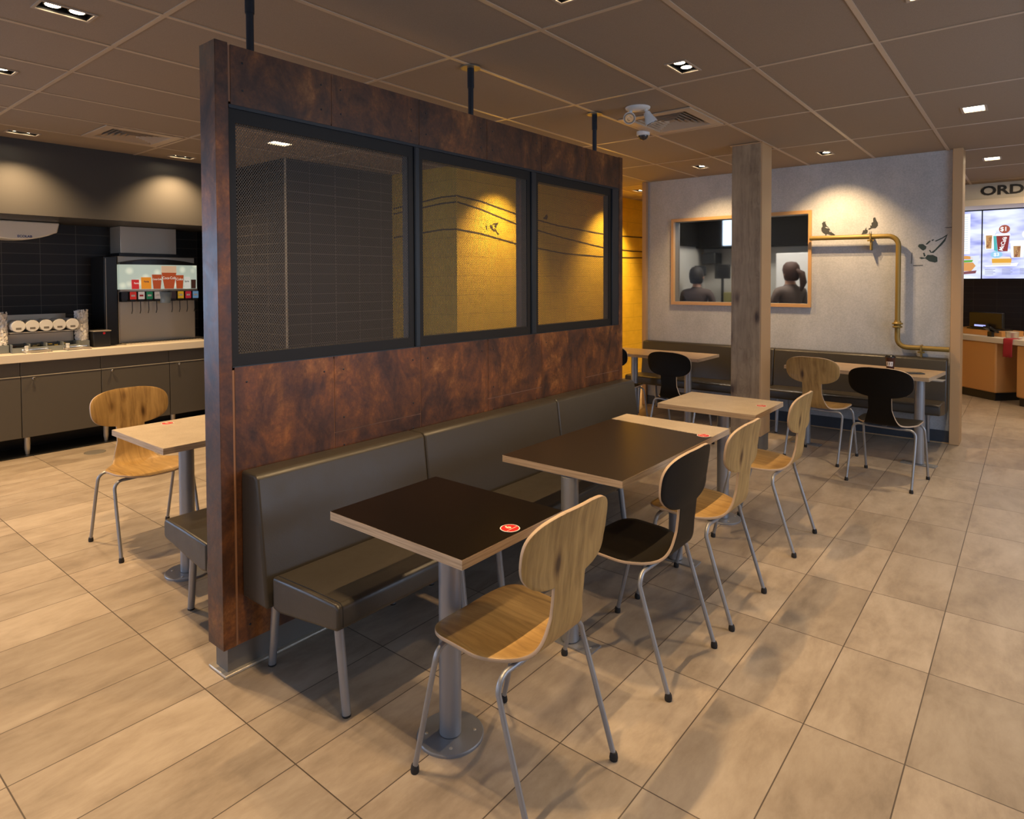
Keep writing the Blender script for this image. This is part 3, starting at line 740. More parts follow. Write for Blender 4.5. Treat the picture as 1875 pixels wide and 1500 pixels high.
SQ_LAB = ['bright square ceiling light at the upper right, before the order sign', 'small square ceiling light nearest the order sign', 'square ceiling light cut by the top edge at the right', 'square ceiling light over the aisle behind the view',
          'single square ceiling light seen through the partition mesh']
for i, (x, y) in enumerate(square):
    t = thing('square_downlight', SQ_LAB[i], 'ceiling light', (x, y, CZ), 0, 'square recessed downlights')
    MB().box((-.075, -.10, -.005), (.075, -.085, -.0005)).box((-.075, .085, -.005), (.075, .10, -.0005)).box((-.075, -.085, -.005), (-.060, .085, -.0005)).box((.060, -.085, -.005), (.075, .085, -.0005)).build('trim_frame', M['lamptrim'], t)
    MB().add([(-.06,-.085,0),(.06,-.085,0),(.06,.085,0),(-.06,.085,0),(-.06,-.085,.04),(.06,-.085,.04),(.06,.085,.04),(-.06,.085,.04)], [(0,4,5,1),(1,5,6,2),(2,6,7,3),(3,7,4,0),(4,7,6,5)]).build('recess_box', M['recess'], t)
    MB().box((-.059, -.084, .004), (.059, .084, .008)).build('light_panel', M['bulb_dim'], t)
    spot(t, 0, 0, -.004, BULB_W*(2.0, 1.6, 1.3, 1.3, .8)[i], 140, 1.0, (1, .74, .44), .05)
for i, (x0, x1, y0, y1) in enumerate(vents):
    cx, cy, hx, hy = (x0+x1)/2, (y0+y1)/2, (x1-x0)/2, (y1-y0)/2
    t = thing('ceiling_vent', ['square louvred air vent beside the white emergency lamps', 'square louvred air vent on the left, above the drinks counter'][i], 'vent', (cx, cy, CZ), 0, 'louvred ceiling vents')
    mb = MB(); w_ = .07
    mb.box((-hx, -hy, -.010), (hx, -hy+w_, -.001)).box((-hx, hy-w_, -.010), (hx, hy, -.001)).box((-hx, -hy+w_, -.010), (-hx+w_, hy-w_, -.001)).box((hx-w_, -hy+w_, -.010), (hx, hy-w_, -.001))
    mb.build('vent_frame', M['tbar'], t, bevel=.003)
    MB().box((-hx+.05, -hy+.05, .05), (hx-.05, hy-.05, .055)).build('duct_back', M['recess'], t)
    ex, ey = hx-w_, hy-w_
    mb = MB()
    for k in range(6):   # nested slanted square blades
        f0 = 1 - k/6.2; f1 = f0 - .075
        a0, b0, a1, b1 = ex*f0, ey*f0, ex*max(f1, .02), ey*max(f1, .02)
        z0, z1 = .022, -.004
        for q in ([(-a0,-b0,z1),(a0,-b0,z1),(a1,-b1,z0),(-a1,-b1,z0)], [(a0,-b0,z1),(a0,b0,z1),(a1,b1,z0),(a1,-b1,z0)], [(a0,b0,z1),(-a0,b0,z1),(-a1,b1,z0),(a1,b1,z0)], [(-a0,b0,z1),(-a0,-b0,z1),(-a1,-b1,z0),(-a1,b1,z0)]):
            mb.add(q, [(0,1,2,3)])
    mb.build('louvre_blades', M['tbar'], t, solid=(.0015, 0))
# emergency twin lamp and camera dome
t = thing('emergency_lamp', 'white twin-head emergency spotlight on the ceiling beside the vent', 'emergency light', (-.34, 2.90, CZ))
MB().lathe([(.085, -.001), (.082, -.012), (.05, -.02), (.0205, -.022)], (0,0,0), 32).build('mount_disc', M['whitep'], t)
for sx, sy, dirv, nm in ((-.055, -.02, Vector((.45, -.78, -.45)), 0), (.06, .03, Vector((.35, .25, -.9)), 1)):
    d = dirv.normalized(); base = Vector((sx, sy, -.055))
    hd = MB(); hd.tube([Vector((sx*.8, sy*.8, -.018)), base], .012, 12)
    hd.tube([base - d*.02, base + d*.01, base + d*.050, base + d*.062], [.022, .028, .041, .042], 24)
    h = hd.build('lamp_head', M['whitep'], t)
    ln = MB(); ln.tube([base + d*.0621, base + d*.0660], [.0375, .0365], 28); ln.build('lens', M['lensglass'], h)
    MB().tube([base + d*.0661, base + d*.0675], [.020, .012], 20).tube([base + d*.0662, base + d*.0668], [.0285, .028], 24).build('reflector', M['chrome'], h)
t = thing('camera_dome', 'small white dome camera on the ceiling below the emergency lamp', 'camera', (-.65, 3.575, CZ))
MB().lathe([(.052, -.001), (.052, -.03), (.046, -.034)], (0,0,0), 28).build('dome_base', M['whitep'], t)
MB().lathe([(.040, -.034), (.038, -.048), (.026, -.062), (.006, -.069)], (0,0,0), 28).build('dome_glass', mat('dark_dome', (.05, .04, .035), .08), t)

# ================================================================== DRINKS COUNTER (left)
ct = thing('countertop', 'cream countertop of the drinks station along the black tiled wall', 'countertop', (-5.3, 1.0, .828))
MB().box((-5.649, -1.6, .830), (-5.0, 2.345, .903)).build('slab', M['white'], ct, world=True, bevel=.004)
units = [(-.72, -.10), (-.10, .524), (.524, 1.145), (1.145, 1.763), (1.763, 2.345)]
labs = ['grey base cabinet at the far left end of the counter, outside the view', 'grey base cabinet at the left edge of the picture', 'wide grey base cabinet under the cup rack, left of the oak chair', 'grey base cabinet right behind the oak chair back', 'grey base cabinet half hidden by the partition end']
for (y0, y1), lab in zip(units, labs):
    t = thing('base_cabinet', lab, 'cabinet', (-5.3, (y0+y1)/2, 0), 0, 'base cabinets under the drinks counter')
    MB().box((-5.64, y0+.002, .165), (-5.045, y1-.002, .829)).build('cabinet_body', M['cab'], t, world=True)
    dr = MB().box((-5.044, y0+.003, .170), (-5.022, y1-.003, .700)).build('door', M['cab'], t, world=True, bevel=.002)
    MB().box((-5.044, y0+.003, .7015), (-5.018, y1-.003, .7065)).build('edge_strip', M['brushed'], t, world=True)
    MB().lathe([(.006, 0), (.006, .012), (.013, .018), (.013, .026), (.008, .030)], (-5.022, y0+.088, .684), 18, 'x').build('knob', M['chrome'], dr, world=True)
    for yy in ((y0+.01,) if y0 > -.2 else ()) :
        lg = MB().lathe([(.012, 0), (.016, .012), (.017, .03), (.022, .05), (.024, .164)], (-5.10, yy+.045, 0), 18).build('leg', M['brushed'], t, world=True)
struct(MB().box((-5.45, -1.6, 0), (-5.42, 2.345, .15)).box((-5.648, -1.6, 0.0002), (-5.02, 2.345, .006)).build('baseboard_left', M['blackp']))
# floor drain cover
dc = MB().lathe([(.085, 0), (.085, .002), (.078, .003)], (-4.73, .984, 0), 32).build('floor_drain', M['kick']); tag(dc, 'round grey metal drain cover set in the floor by the cabinets', 'drain cover')

# soda fountain
sf = thing('drink_dispenser', 'stainless drink dispenser with lit sign of cola glasses on the counter', 'drink dispenser', (-5.4, 1.78, .9035))
y0, y1, xf = 1.405, 2.165, -5.26
MB().box((-5.64, y0, .9035), (xf-.06, y1, 1.785)).build('housing', M['brushed'], sf, world=True, bevel=.006)
MB().box((xf-.059, y0+.012, .925), (xf-.052, y1-.012, 1.40)).build('splash_panel', M['brushed'], sf, world=True)
n = 14; cv = []
for k in range(n+1):
    a = k/n; yy = y0+.0+a*(y1-y0); cv.append((xf + .05*(1-(2*a-1)**2) - .01, yy))
def curved(z0, z1, dx=0, ins=0, back=-.08):
    P = [(x+dx, min(max(y, y0+ins), y1-ins)) for x, y in cv] + [(xf+back, y1-ins), (xf+back, y0+ins)]
    mb = MB(); mb.smooth = False; mb.prism(P, z0, z1, 'z'); return mb
top = MB(); 
P0 = [(x+.012, y) for x, y in cv]
# arched black canopy
for k in range(n):
    (xa, ya), (xb, yb) = P0[k], P0[k+1]; h = lambda yv: 1.755 - .040*((2*(yv-y0)/(y1-y0)-1)**2)
    top.add([(xa,ya,1.700),(xb,yb,1.700),(xb,yb,h(yb)),(xa,ya,h(ya))], [(0,1,2,3)])
    top.add([(xa,ya,h(ya)),(xb,yb,h(yb)),(xf-.09,yb,h(yb)+.01),(xf-.09,ya,h(ya)+.01)], [(0,1,2,3)])
    top.add([(xa,ya,1.700),(xf-.09,ya,1.700),(xf-.09,yb,1.700),(xb,yb,1.700)], [(0,1,2,3)])
top.build('canopy', M['blackp'], sf, world=True)
curved(1.432, 1.450, .012).build('sign_ledge', M['brushed'], sf, world=True)
msign = mat('lit_sign', (.55, .60, .52), .3, 0, (.50, .56, .46), .55); kk = N(msign); pz = kk.geo()
vo = kk.n('ShaderNodeTexVoronoi'); kk.l(pz, vo.inputs['Vector']); vo.inputs['Scale'].default_value = 9
cc = kk.ramp(vo.outputs['Distance'], [(.15, (.62, .66, .52)), (.4, (.40, .46, .38))]); kk.l(cc, kk.b.inputs['Emission Color']); kk.col(cc)
sg = curved(1.450, 1.700).build('lit_sign', msign, sf, world=True); sg['label'] = 'backlit curved sign with pictures of drinks'
def em(name, c, s=.34): return mat(name, c, .4, 0, c, s)
MR, MO, MW, MBk, MC = em('sign_red', (.62, .03, .03)), em('sign_orange', (.85, .30, .02)), em('sign_white', (.72, .74, .66)), em('sign_dark', (.05, .02, .012)), em('sign_cream', (.72, .48, .30))
def on_sign(y): 
    a = (y-y0)/(y1-y0); return xf + .05*(1-(2*a-1)**2) - .01
def picture(name, yc, wb, wt, z0, z1, m):
    mb = MB(); x = on_sign(yc)+.004
    mb.add([(x, yc-wb/2, z0), (x, yc+wb/2, z0), (x, yc+wt/2, z1), (x, yc-wt/2, z1)], [(0,1,2,3)])
    return mb.build(name, m, sg, world=True)
picture('red_drink_picture', 1.545, .085, .09, 1.453, 1.548, MR); picture('orange_drink_picture', 1.635, .095, .10, 1.453, 1.572, MO)
picture('cola_glass_picture', 1.735, .070, .098, 1.453, 1.600, M['cola']); picture('cola_glass_picture', 1.855, .092, .148, 1.453, 1.620, M['cola']); picture('cola_foam_picture', 1.855, .150, .150, 1.620, 1.690, MC)
picture('cola_glass_picture', 1.965, .065, .085, 1.453, 1.595, M['cola']); picture('pale_glass_picture', 2.045, .07, .075, 1.453, 1.578, MW); picture('dark_glass_picture', 2.115, .062, .066, 1.453, 1.548, MBk)
def sign_text(body, yc, zc, size, m=MW, sx=1.0):
    text('sign_lettering', body, size, frame((on_sign(yc)+.0065, yc, zc), (0, 1, 0), (0, 0, 1)), m, sg, .0004, .0004, sx)
sign_text('Coca-Cola', 1.855, 1.565, .040, MW, .78); sign_text('Coca-Cola', 1.735, 1.552, .027, MW, .72); sign_text('Coke', 1.965, 1.552, .036, MW, .85)
sign_text('Fanta', 1.635, 1.528, .028, M['navy'], .8); sign_text('Fanta', 1.545, 1.512, .026, MW, .8); sign_text('Sprite', 2.045, 1.53, .024, M['kick'], .8)
vcol = [(.016,.016,.02), (.75,.04,.03), (.75,.70,.66), (.02,.22,.10), (.55,.50,.46), None, (.05,.03,.03), (.80,.48,.03), (.60,.03,.06), (.20,.42,.72)]
for i, c in enumerate(vcol):
    yv = y0+.030 + i*.0775
    if c is None: continue
    vb = MB().box((xf-.052, yv-.026, 1.325), (xf+.025, yv+.026, 1.425)).build('valve', M['blackp'], sf, world=True, bevel=.004)
    MB().box((xf+.0252, yv-.030, 1.350), (xf+.0275, yv+.030, 1.425)).build('flavour_label', em('flavour_%d' % i, c, .15), vb, world=True)
    if i: MB().tube([(xf+.00, yv, 1.325), (xf+.004, yv, 1.24), (xf-.014, yv, 1.205)], .004, 8).build('lever', M['blackp'], vb, world=True)
    if i in (1, 2, 3, 4, 7, 8, 9): MB().box((xf+.0276, yv-.018, 1.378), (xf+.0280, yv+.018, 1.396)).build('label_band', M['whitepr'] if i != 2 else M['red'], vb, world=True)
MB().lathe([(.048, 0), (.066, .115), (.063, .115), (.045, .004)], (xf+.012, 1.826, 1.305), 24).build('ice_chute', mat('clear_grey_plastic', (.30, .36, .38), .1), sf, world=True)
MB().box((xf-.055, y0+.01, .9035), (xf+.10, y1-.01, .915)).build('drip_tray', M['brushed'], sf, world=True)
mb = MB()
for k in range(24): mb.box((xf-.04, y0+.025+k*.030, .9152), (xf+.092, y0+.037+k*.030, .9175))
mb.build('drip_grate', M['blackp'], sf, world=True)
t = thing('ice_bin_cover', 'brushed steel box on top of the drink dispenser, below the soffit', 'metal box', (-5.4, 1.72, 1.786))
MB().box((-5.63, 1.45, 1.817), (-5.36, 1.995, 2.088)).build('box_body', M['brushed'], t, world=True, bevel=.004)
MB().box((-5.63, 1.43, 1.786), (-5.34, 2.02, 1.8165)).build('box_foot', M['blackp'], t, world=True)
t = thing('side_panel', 'tall glossy black panel left of the drink dispenser', 'panel', (-5.45, 1.31, .9035))
MB().box((-5.64, 1.275, .9035), (-5.30, 1.395, 1.775)).build('panel_body', M['blackp'], t, world=True, bevel=.004)
MB().box((-5.2995, 1.290, .91), (-5.297, 1.294, 1.76)).build('edge_line', M['brushed'], t, world=True)
t = thing('waste_box', 'small black box with a steel rim and red dot left of the drink dispenser', 'box', (-5.25, 1.19, .9035))
MB().box((-5.36, 1.125, .9035), (-5.14, 1.268, 1.052)).build('box_body', M['blackp'], t, world=True, bevel=.004)
MB().box((-5.37, 1.118, 1.0525), (-5.13, 1.274, 1.062)).build('lid', M['brushed'], t, world=True, bevel=.002)
MB().lathe([(.011, 0), (.011, .002)], (-5.14, 1.215, 1.035), 16, 'x').build('red_dot', M['red'], t, world=True)
# cup and condiment rack
rk = thing('condiment_rack', 'steel condiment and lid rack on the counter below the white wall dispenser', 'rack', (-5.35, .76, .9035))
MB().box((-5.50, .488, .9035), (-5.495, 1.003, 1.225)).box((-5.50, .488, .9035), (-5.29, .492, 1.10)).box((-5.50, 1.001, .9035), (-5.29, 1.005, 1.10)).box((-5.40, .492, 1.075), (-5.16, 1.001, 1.083)).box((-5.30, .492, .96), (-5.29, 1.001, 1.06)).build('rack_frame', M['brushed'], rk, world=True)
for k in range(5):
    yc = .548 + k*.103
    tl2 = tag(MB().lathe([(.050, 0), (.052, .006), (.052, .20), (.049, .205)], (0, 0, 0), 24, 'x').build('lid_stack', M['whitep'], None, loc=(-5.355, yc, 1.137)), 'stack of white cup lids lying in the condiment rack, number %d from the left' % (k+1), 'lid stack', 'lid stacks in the condiment rack')
    tl2['label'] = ['white round lid stack at the left end of the condiment rack', 'white round lid stack second from left in the condiment rack', 'white round lid stack in the middle of the condiment rack', 'white round lid stack second from right in the condiment rack', 'white round lid stack at the right end of the condiment rack, by the paper pile'][k]
    MB().box((.2052, -.020, -.030), (.2060, .020, -.012)).build('moulded_mark', M['kick'], tl2)
for k in range(4):
    yc = .556 + k*.128
    tb = thing('condiment_tray', ['grey open tray with brown packets, leftmost under the lid rack', 'grey open tray second from left under the lid rack', 'grey open tray with yellow packets and a white tag under the lid rack', 'grey open tray with pale packets, rightmost under the lid rack'][k], 'tray', (-5.185, yc, .9035), 0, 'condiment trays')
    MB().box((-.11, -.064, 0), (.06, .064, .006)).box((.054, -.064, .006), (.06, .064, .045)).box((-.11, -.064, .006), (-.104, .064, .07)).box((-.104, -.064, .006), (.053, -.059, .075)).box((-.104, .059, .006), (.053, .064, .075)).build('tray_body', M['greyp'], tb)
    mb = MB(); pc = [(.06,.03,.02), (.10,.09,.05), (.45,.33,.06), (.42,.38,.20)][k]
    for q in range(9):
        a = random.uniform(-.085, .03); b = random.uniform(-.045, .045); z = .008 + .006*q
        mt = Matrix.Translation((a, b, z)) @ Matrix.Rotation(random.uniform(0, 3), 4, 'Z') @ Matrix.Rotation(random.uniform(-.15, .15), 4, 'X')
        mb.box((-.022, -.014, 0), (.022, .014, .004), mt)
    tag(mb.build('packets', mat('packet_%d' % k, pc, .5), tb), kind='stuff')
for yc, lab in ((1.058, 'crumpled pile of white paper wrappers right of the condiment rack'), (.436, 'crumpled pile of white paper wrappers left of the condiment rack')):
    hb = thing('paper_pile', lab, 'paper pile', (-5.25, yc, .9035))
    MB().box((-.07, -.05, 0), (.06, .05, .07)).build('holder', M['greyp'], hb, bevel=.003)
    mb = MB(); rr = random.Random(int(yc*1000)); NV, NU = 30, 34
    vs = []                                    # crumpled pile: ruffled rounded column of folded paper
    for i in range(NV+1):
        for j in range(NU):
            an = 2*PI*j/NU; ca, sa = math.cos(an), math.sin(an)
            sq = (abs(ca)**4 + abs(sa)**4)**-.25
            k_ = rr.uniform(.72, 1.12)*(1 if i < NV-1 else .6)
            vs.append((.052*sq*ca*k_, .045*sq*sa*k_, .072+.285*i/NV + rr.uniform(-.006, .006)))
    fs = [(i*NU+j, i*NU+(j+1) % NU, (i+1)*NU+(j+1) % NU, (i+1)*NU+j) for i in range(NV) for j in range(NU)]
    vs.append((0, 0, .350)); fs += [(NV*NU+j, NV*NU+(j+1) % NU, len(vs)-1) for j in range(NU)]
    mb.add(vs, fs)
    for q in range(140):
        an = rr.uniform(-1.9, 1.9); c = Vector((.050*math.cos(an), .044*math.sin(an), rr.uniform(.08, .35)))
        mt = Matrix.Translation(c) @ Matrix.Rotation(an + rr.uniform(-.7, .7), 4, 'Z') @ Matrix.Rotation(rr.uniform(-.6, .3), 4, 'Y')
        l = rr.uniform(.007, .013); wv = rr.uniform(.008, .014)
        mb.add([mt @ Vector(v) for v in ((.004,-l,-wv), (.010,0,-wv), (.004,l,-wv), (.006,l,wv), (.014,0,wv), (.006,-l,wv))], [(0,1,4,5), (1,2,3,4)])
    tag(mb.build('wrappers', M['paper'], hb), kind='stuff')
for yc, lab in ((.66, 'low chrome napkin holder with a white knob, left one on the counter front'), (.97, 'low chrome napkin holder with a white knob, right one on the counter front')):
    nh = thing('napkin_holder', lab, 'napkin holder', (-5.062, yc, .9035), 0, 'chrome napkin holders')
    MB().box((-.05, -.10, 0), (.05, .10, .006)).box((-.05, -.095, .020), (.05, .095, .026)).box((-.055, -.10, .006), (-.050, .10, .03)).build('holder_frame', M['chrome'], nh, bevel=.002)
    MB().box((-.047, -.09, .0065), (.045, .09, .0195)).build('napkins', M['cream'], nh)
    MB().lathe([(.014, 0), (.012, .02), (.016, .026), (.015, .036)], (-.02, -.075, .026), 16).build('knob', M['whitep'], nh)
# white dispenser under the soffit
wd = thing('wall_dispenser', 'white curved-bottom wall dispenser hanging on the black tiles', 'dispenser', (-5.5, .60, 1.9))
mb = MB(); prof = [(.18, 2.08), (.18, 2.00)]
prof = [( .28, 2.085), (.28, 1.985)] + [(.30+.6*k/12, 1.985 - .072*math.sin(PI*k/12)**.8) for k in range(0, 13)] + [(.92, 1.99), (.94, 2.085)]
mb.prism(prof, -5.649, -5.38, 'x'); mb.build('dispenser_shell', mat('cream_plastic', (.86, .80, .68), .4), wd, world=True, bevel=.012, seg=3)
text('dispenser_logo', 'ECOLAB', .030, frame((-5.3785, .665, 1.945), (0, 1, 0), (0, 0, 1)), M['navy'], wd, .0006, .0006)

# ================================================================== ORDER AREA (right)
bk = struct(MB().box((.70, 8.85, 2.515), (4.2, 9.35, CZ-.001)).build('trim_9', M['bulkhead']))
struct(MB().box((.70, 8.80, 2.438), (4.2, 9.40, 2.514)).build('trim_10', M['ledge']))
t = thing('order_sign', 'dark ORDER HERE lettering on the grey bulkhead above the menu screens', 'sign', (2.2, 8.85, 2.6))
text('sign_letters', 'ORDER HERE', .155, frame((1.262, 8.845, 2.614), (1, 0, 0), (0, 0, 1)), M['letter'], t, .004, .0045, 1.28, align='LEFT')
def screen_mat():
    m = mat('menu_screen', (.02, .02, .02), .2); k = N(m); x, y, z = k.sep(k.geo())
    n = k.noise(k.comb(k.math('MULTIPLY', x, 2), 0.0, k.math('MULTIPLY', z, 6)), 1.2, 2)
    c = k.ramp(n, [(.35, (.30, .33, .72)), (.5, (.62, .66, 1.0)), (.62, (.80, .86, 1.0))])
    k.l(c, k.b.inputs['Emission Color']); k.b.inputs['Emission Strength'].default_value = .80; return m
SM = screen_mat()
def E(c, s=1.0):
    s *= .62
    key = 'em_%.2f_%.2f_%.2f_%.1f' % (*c, s)
    if key not in M: M[key] = mat('screen_ink_%d' % len(M), (.02, .02, .02), .3, 0, c, s)
    return M[key]
SY = 9.50
sc1 = thing('menu_screen', 'lit menu screen at the left, showing a burger beside a white price list', 'screen', (.92, SY, 1.5), 0, 'menu screens')
MB().box((.60, SY+.001, 1.526), (1.248, SY+.05, 2.432)).build('casing', M['blackp'], sc1, world=True)
p1 = MB().box((.604, SY-.003, 1.530), (1.246, SY, 2.430)).build('display', SM, sc1, world=True)
sc2 = thing('menu_screen', 'lit menu screen at the right, showing coffee cups with price bubbles', 'screen', (1.95, SY, 1.5), 0, 'menu screens')
MB().box((1.256, SY+.001, 1.526), (2.70, SY+.05, 2.432)).build('casing', M['blackp'], sc2, world=True)
p2 = MB().box((1.260, SY-.003, 1.530), (2.696, SY, 2.430)).build('display', SM, sc2, world=True)
struct(MB().box((.60, SY-.01, 2.433), (4.1, SY+.06, 2.62)).build('trim_11', M['blackp']))
def spoly(name, pts, m, par, lift=0):
    mb = MB(); mb.add([(x, SY-.005-lift, z) for x, z in pts], [tuple(range(len(pts)))]); return mb.build(name, m, par, world=True)
def ell(cx, cz, rx, rz, n=20, a0=0, a1=2*PI): return [(cx+rx*math.cos(a0+(a1-a0)*i/n), cz+rz*math.sin(a0+(a1-a0)*i/n)) for i in range(n if a1-a0 > 6.2 else n+1)]
spoly('price_list', [(.94,1.86),(1.125,1.86),(1.125,2.40),(.94,2.40)], E((.92,.96,1), 1.2), p1)
spoly('bun_top', ell(1.08, 1.79, .085, .045, 12, 0, PI), E((.85,.40,.10)), p1); spoly('lettuce', [(.99,1.775),(1.16,1.78),(1.15,1.75),(1.0,1.745)], E((.16,.50,.06)), p1, .001)
spoly('bun_bottom', [(.98,1.745),(1.16,1.745),(1.19,1.70),(1.14,1.63),(.98,1.63)], E((.82,.38,.12)), p1, .0005); spoly('drink_picture', [(1.13,1.83),(1.23,1.84),(1.20,1.64),(1.14,1.64)], E((.80,.86,.95), 1.1), p1)
spoly('dark_tray', [(1.04,1.62),(1.20,1.64),(1.19,1.60),(1.04,1.585)], E((.25,.08,.10)), p1, .001)
def cup(cx, z0, z1, wb, wt, sleeve, body):
    spoly('cup_picture', [(cx-wb/2,z0),(cx+wb/2,z0),(cx+wt/2,z1),(cx-wt/2,z1)], body, p2)
    spoly('cup_lid', [(cx-wt/2-.01,z1),(cx+wt/2+.01,z1),(cx+wt/2,z1+.03),(cx-wt/2,z1+.03)], E((.95,.97,1), 1.3), p2, .001)
    return cx
cup(1.335, 1.915, 2.13, .09, .12, None, E((.93,.93,.95), 1.2)); spoly('sleeve', [(1.30,1.925),(1.355,1.925),(1.362,2.10),(1.295,2.10)], E((.62,.33,.12)), p2, .001)
cup(1.475, 1.885, 2.09, .10, .14, None, E((.30,.03,.03))); spoly('cup_side', [(1.385,1.90),(1.422,1.885),(1.405,2.09),(1.375,2.09)], E((.10,.55,.55)), p2, .001)
cup(1.625, 1.80, 1.99, .12, .145, None, E((.90,.90,.93), 1.2)); spoly('sleeve', [(1.59,1.805),(1.655,1.805),(1.66,1.95),(1.585,1.95)], E((.55,.30,.12)), p2, .001)
cup(1.78, 1.87, 2.03, .11, .15, None, E((.30,.03,.03)))
spoly('price_bubble', ell(1.49, 2.175, .058, .055), E((.45,.10,.06)), p2, .002); spoly('price_bubble', ell(1.74, 2.10, .07, .062), E((.95,.97,1), 1.3), p2, .002); spoly('price_bubble', ell(1.41, 1.845, .065, .045), E((.35,.66,.92), 1.1), p2, .002)
for b, x, z, s, m in (('$1', 1.483, 2.175, .075, E((1,1,1), 1.4)), ('$2', 1.75, 2.10, .085, E((.10,.12,.25))), ('$3', 1.41, 1.845, .060, E((.9,.97,1), 1.3))):
    text('price', b, s, frame((x, SY-.009, z), (1,0,0), (0,0,1)), m, p2, .0003, .0012)
for x, z, s, m in ((1.478, 1.985, .060, E((1,1,1), 1.3)), (1.628, 1.875, .045, E((.25,.08,.04))), (1.33, 2.01, .045, E((.30,.12,.05))), (1.79, 1.95, .050, E((1,1,1), 1.3))):
    text('cup_lettering', 'McCafé', s, frame((x, SY-.0085, z), (.25,0,1), (-1,0,.25)), m, p2, .0003, .001)
spoly('sandwich_top', [(1.37,1.79),(1.56,1.79),(1.55,1.815),(1.38,1.815)], E((.93,.86,.78), 1.1), p2); spoly('sandwich_fill', [(1.365,1.735),(1.565,1.735),(1.57,1.79),(1.36,1.79)], E((.90,.45,.05)), p2, .001); spoly('sandwich_base', [(1.37,1.705),(1.56,1.705),(1.565,1.735),(1.365,1.735)], E((.92,.80,.60), 1.1), p2)
spoly('plate', [(1.275,1.70),(1.64,1.735),(1.62,1.69),(1.30,1.685)], E((.92,.93,1), 1.3), p2, -.0005)
mb = MB()
for gx in (1.29, 1.47, 1.655):
    for r in range(4): mb.add([(gx, SY-.006, 1.655-r*.020), (gx+.11-.02*(r % 2), SY-.006, 1.655-r*.020), (gx+.11-.02*(r % 2), SY-.006, 1.648-r*.020), (gx, SY-.006, 1.648-r*.020)], [(0,1,2,3)])
mb.build('small_print', E((.30,.32,.50)), p2, world=True)
mb = MB()
for r in range(16): mb.add([(1.03, SY-.0065, 2.36-r*.030), (1.10, SY-.0065, 2.36-r*.030), (1.10, SY-.0065, 2.354-r*.030), (1.03, SY-.0065, 2.354-r*.030)], [(0,1,2,3)])
mb.build('small_print', E((.62,.70,.80)), p1, world=True)

# service counter, running at an angle
u = Vector((-.73, .684, 0)).normalized(); nrm = Vector((-u.y, u.x, 0)); 
if nrm.y > 0: nrm = -nrm            # towards the customer
P1 = Vector((1.445, 8.865, 0))
def fr_box(mb, s0, s1, d0, d1, z0, z1, base=P1):
    q = [base + u*s + (-nrm)*d for s, d in ((s0,d0),(s1,d0),(s1,d1),(s0,d1))]
    return mb.prism([(p.x, p.y) for p in q], z0, z1, 'z')
oc = thing('service_cabinet', 'orange wood service cabinet below the till, left of the red cloth', 'cabinet', (1.2, 9.15, 0), 0, 'service counter cabinets')
fr_box(MB(), 0, .95, 0, .55, .10, .727).build('cabinet_body', M['orangewood'], oc, world=True, bevel=.02, seg=4)
fr_box(MB(), .03, .95, .03, .50, 0, .0995).build('kick_plinth', M['blackp'], oc, world=True)
oc2 = thing('service_cabinet', 'orange wood service cabinet cut by the right edge of the picture', 'cabinet', (2.0, 8.6, 0), 0, 'service counter cabinets')
fr_box(MB(), -1.15, -.275, 0, .55, .10, .727).build('cabinet_body', M['orangewood'], oc2, world=True, bevel=.02, seg=4)
fr_box(MB(), -1.15, -.30, .03, .50, 0, .0995).build('kick_plinth', M['blackp'], oc2, world=True)
sc = thing('service_countertop', 'white service countertop spanning both orange cabinets', 'countertop', (1.5, 8.9, .73))
fr_box(MB(), -1.2, 1.0, -.02, .58, .7285, .795).build('slab', M['ledge'], sc, world=True, bevel=.004)
rb = thing('till_riser', 'orange wood riser box carrying the till on the service counter', 'riser', (1.2, 9.2, .796))
fr_box(MB(), .06, .90, .135, .45, .7955, .865).build('riser_body', M['orangewood'], rb, world=True, bevel=.004)
rb2 = thing('till_riser', 'orange wood riser box at the right edge of the service counter', 'riser', (1.9, 8.6, .796))
fr_box(MB(), -1.1, -.36, .10, .45, .7955, .865).build('riser_body', M['orangewood'], rb2, world=True, bevel=.004)
tl_ = thing('till', 'black till monitor with a small lit customer display on the wood riser', 'till', (1.22, 9.25, .866))
fr_box(MB(), .12, .62, .20, .24, .885, 1.09).build('monitor', M['blackp'], tl_, world=True, bevel=.008)
fr_box(MB(), .14, .60, .15, .38, .8655, .884).build('base', M['blackp'], tl_, world=True)
cd = fr_box(MB(), .27, .48, .13, .165, .892, .945).build('customer_display', M['blackp'], tl_, world=True, bevel=.003)
fr_box(MB(), .29, .46, .1285, .1295, .908, .930).build('lit_digits', E((.35, .40, 1.0), 1.6), cd, world=True)
cr = thing('card_reader', 'dark card reader on a stand in front of the till', 'card reader', (1.35, 9.0, .796))
fr_box(MB(), .10, .16, .03, .07, .7955, .86).build('stand', M['blackp'], cr, world=True)
q0 = P1 + u*.13 + (-nrm)*.05
mt = Matrix.Translation((q0.x, q0.y, .885)) @ Matrix.Rotation(math.atan2(u.y, u.x), 4, 'Z') @ Matrix.Rotation(.5, 4, 'X')
MB().box((-.055, -.07, -.012), (.055, .07, .012), mt).build('keypad', M['blackp'], cr, world=True, bevel=.003)
q1 = P1 + u*(-.08) + (-nrm)*.14
bw = thing('metal_bowl', 'small round steel tin on the service counter right of the till', 'tin', (q1.x, q1.y, .7955))
MB().lathe([(.060, 0), (.066, .012), (.066, .062), (.070, .070), (.070, .078), (.062, .080)], (0,0,0), 24).build('tin_body', M['brushed'], bw)
rc = thing('red_cloth', 'red cloth hanging over the edge of the white service counter', 'cloth', (1.53, 8.8, .7))
mb = MB(); mb.smooth = True; vs = []; fs = []
q2 = P1 + u*(-.19)
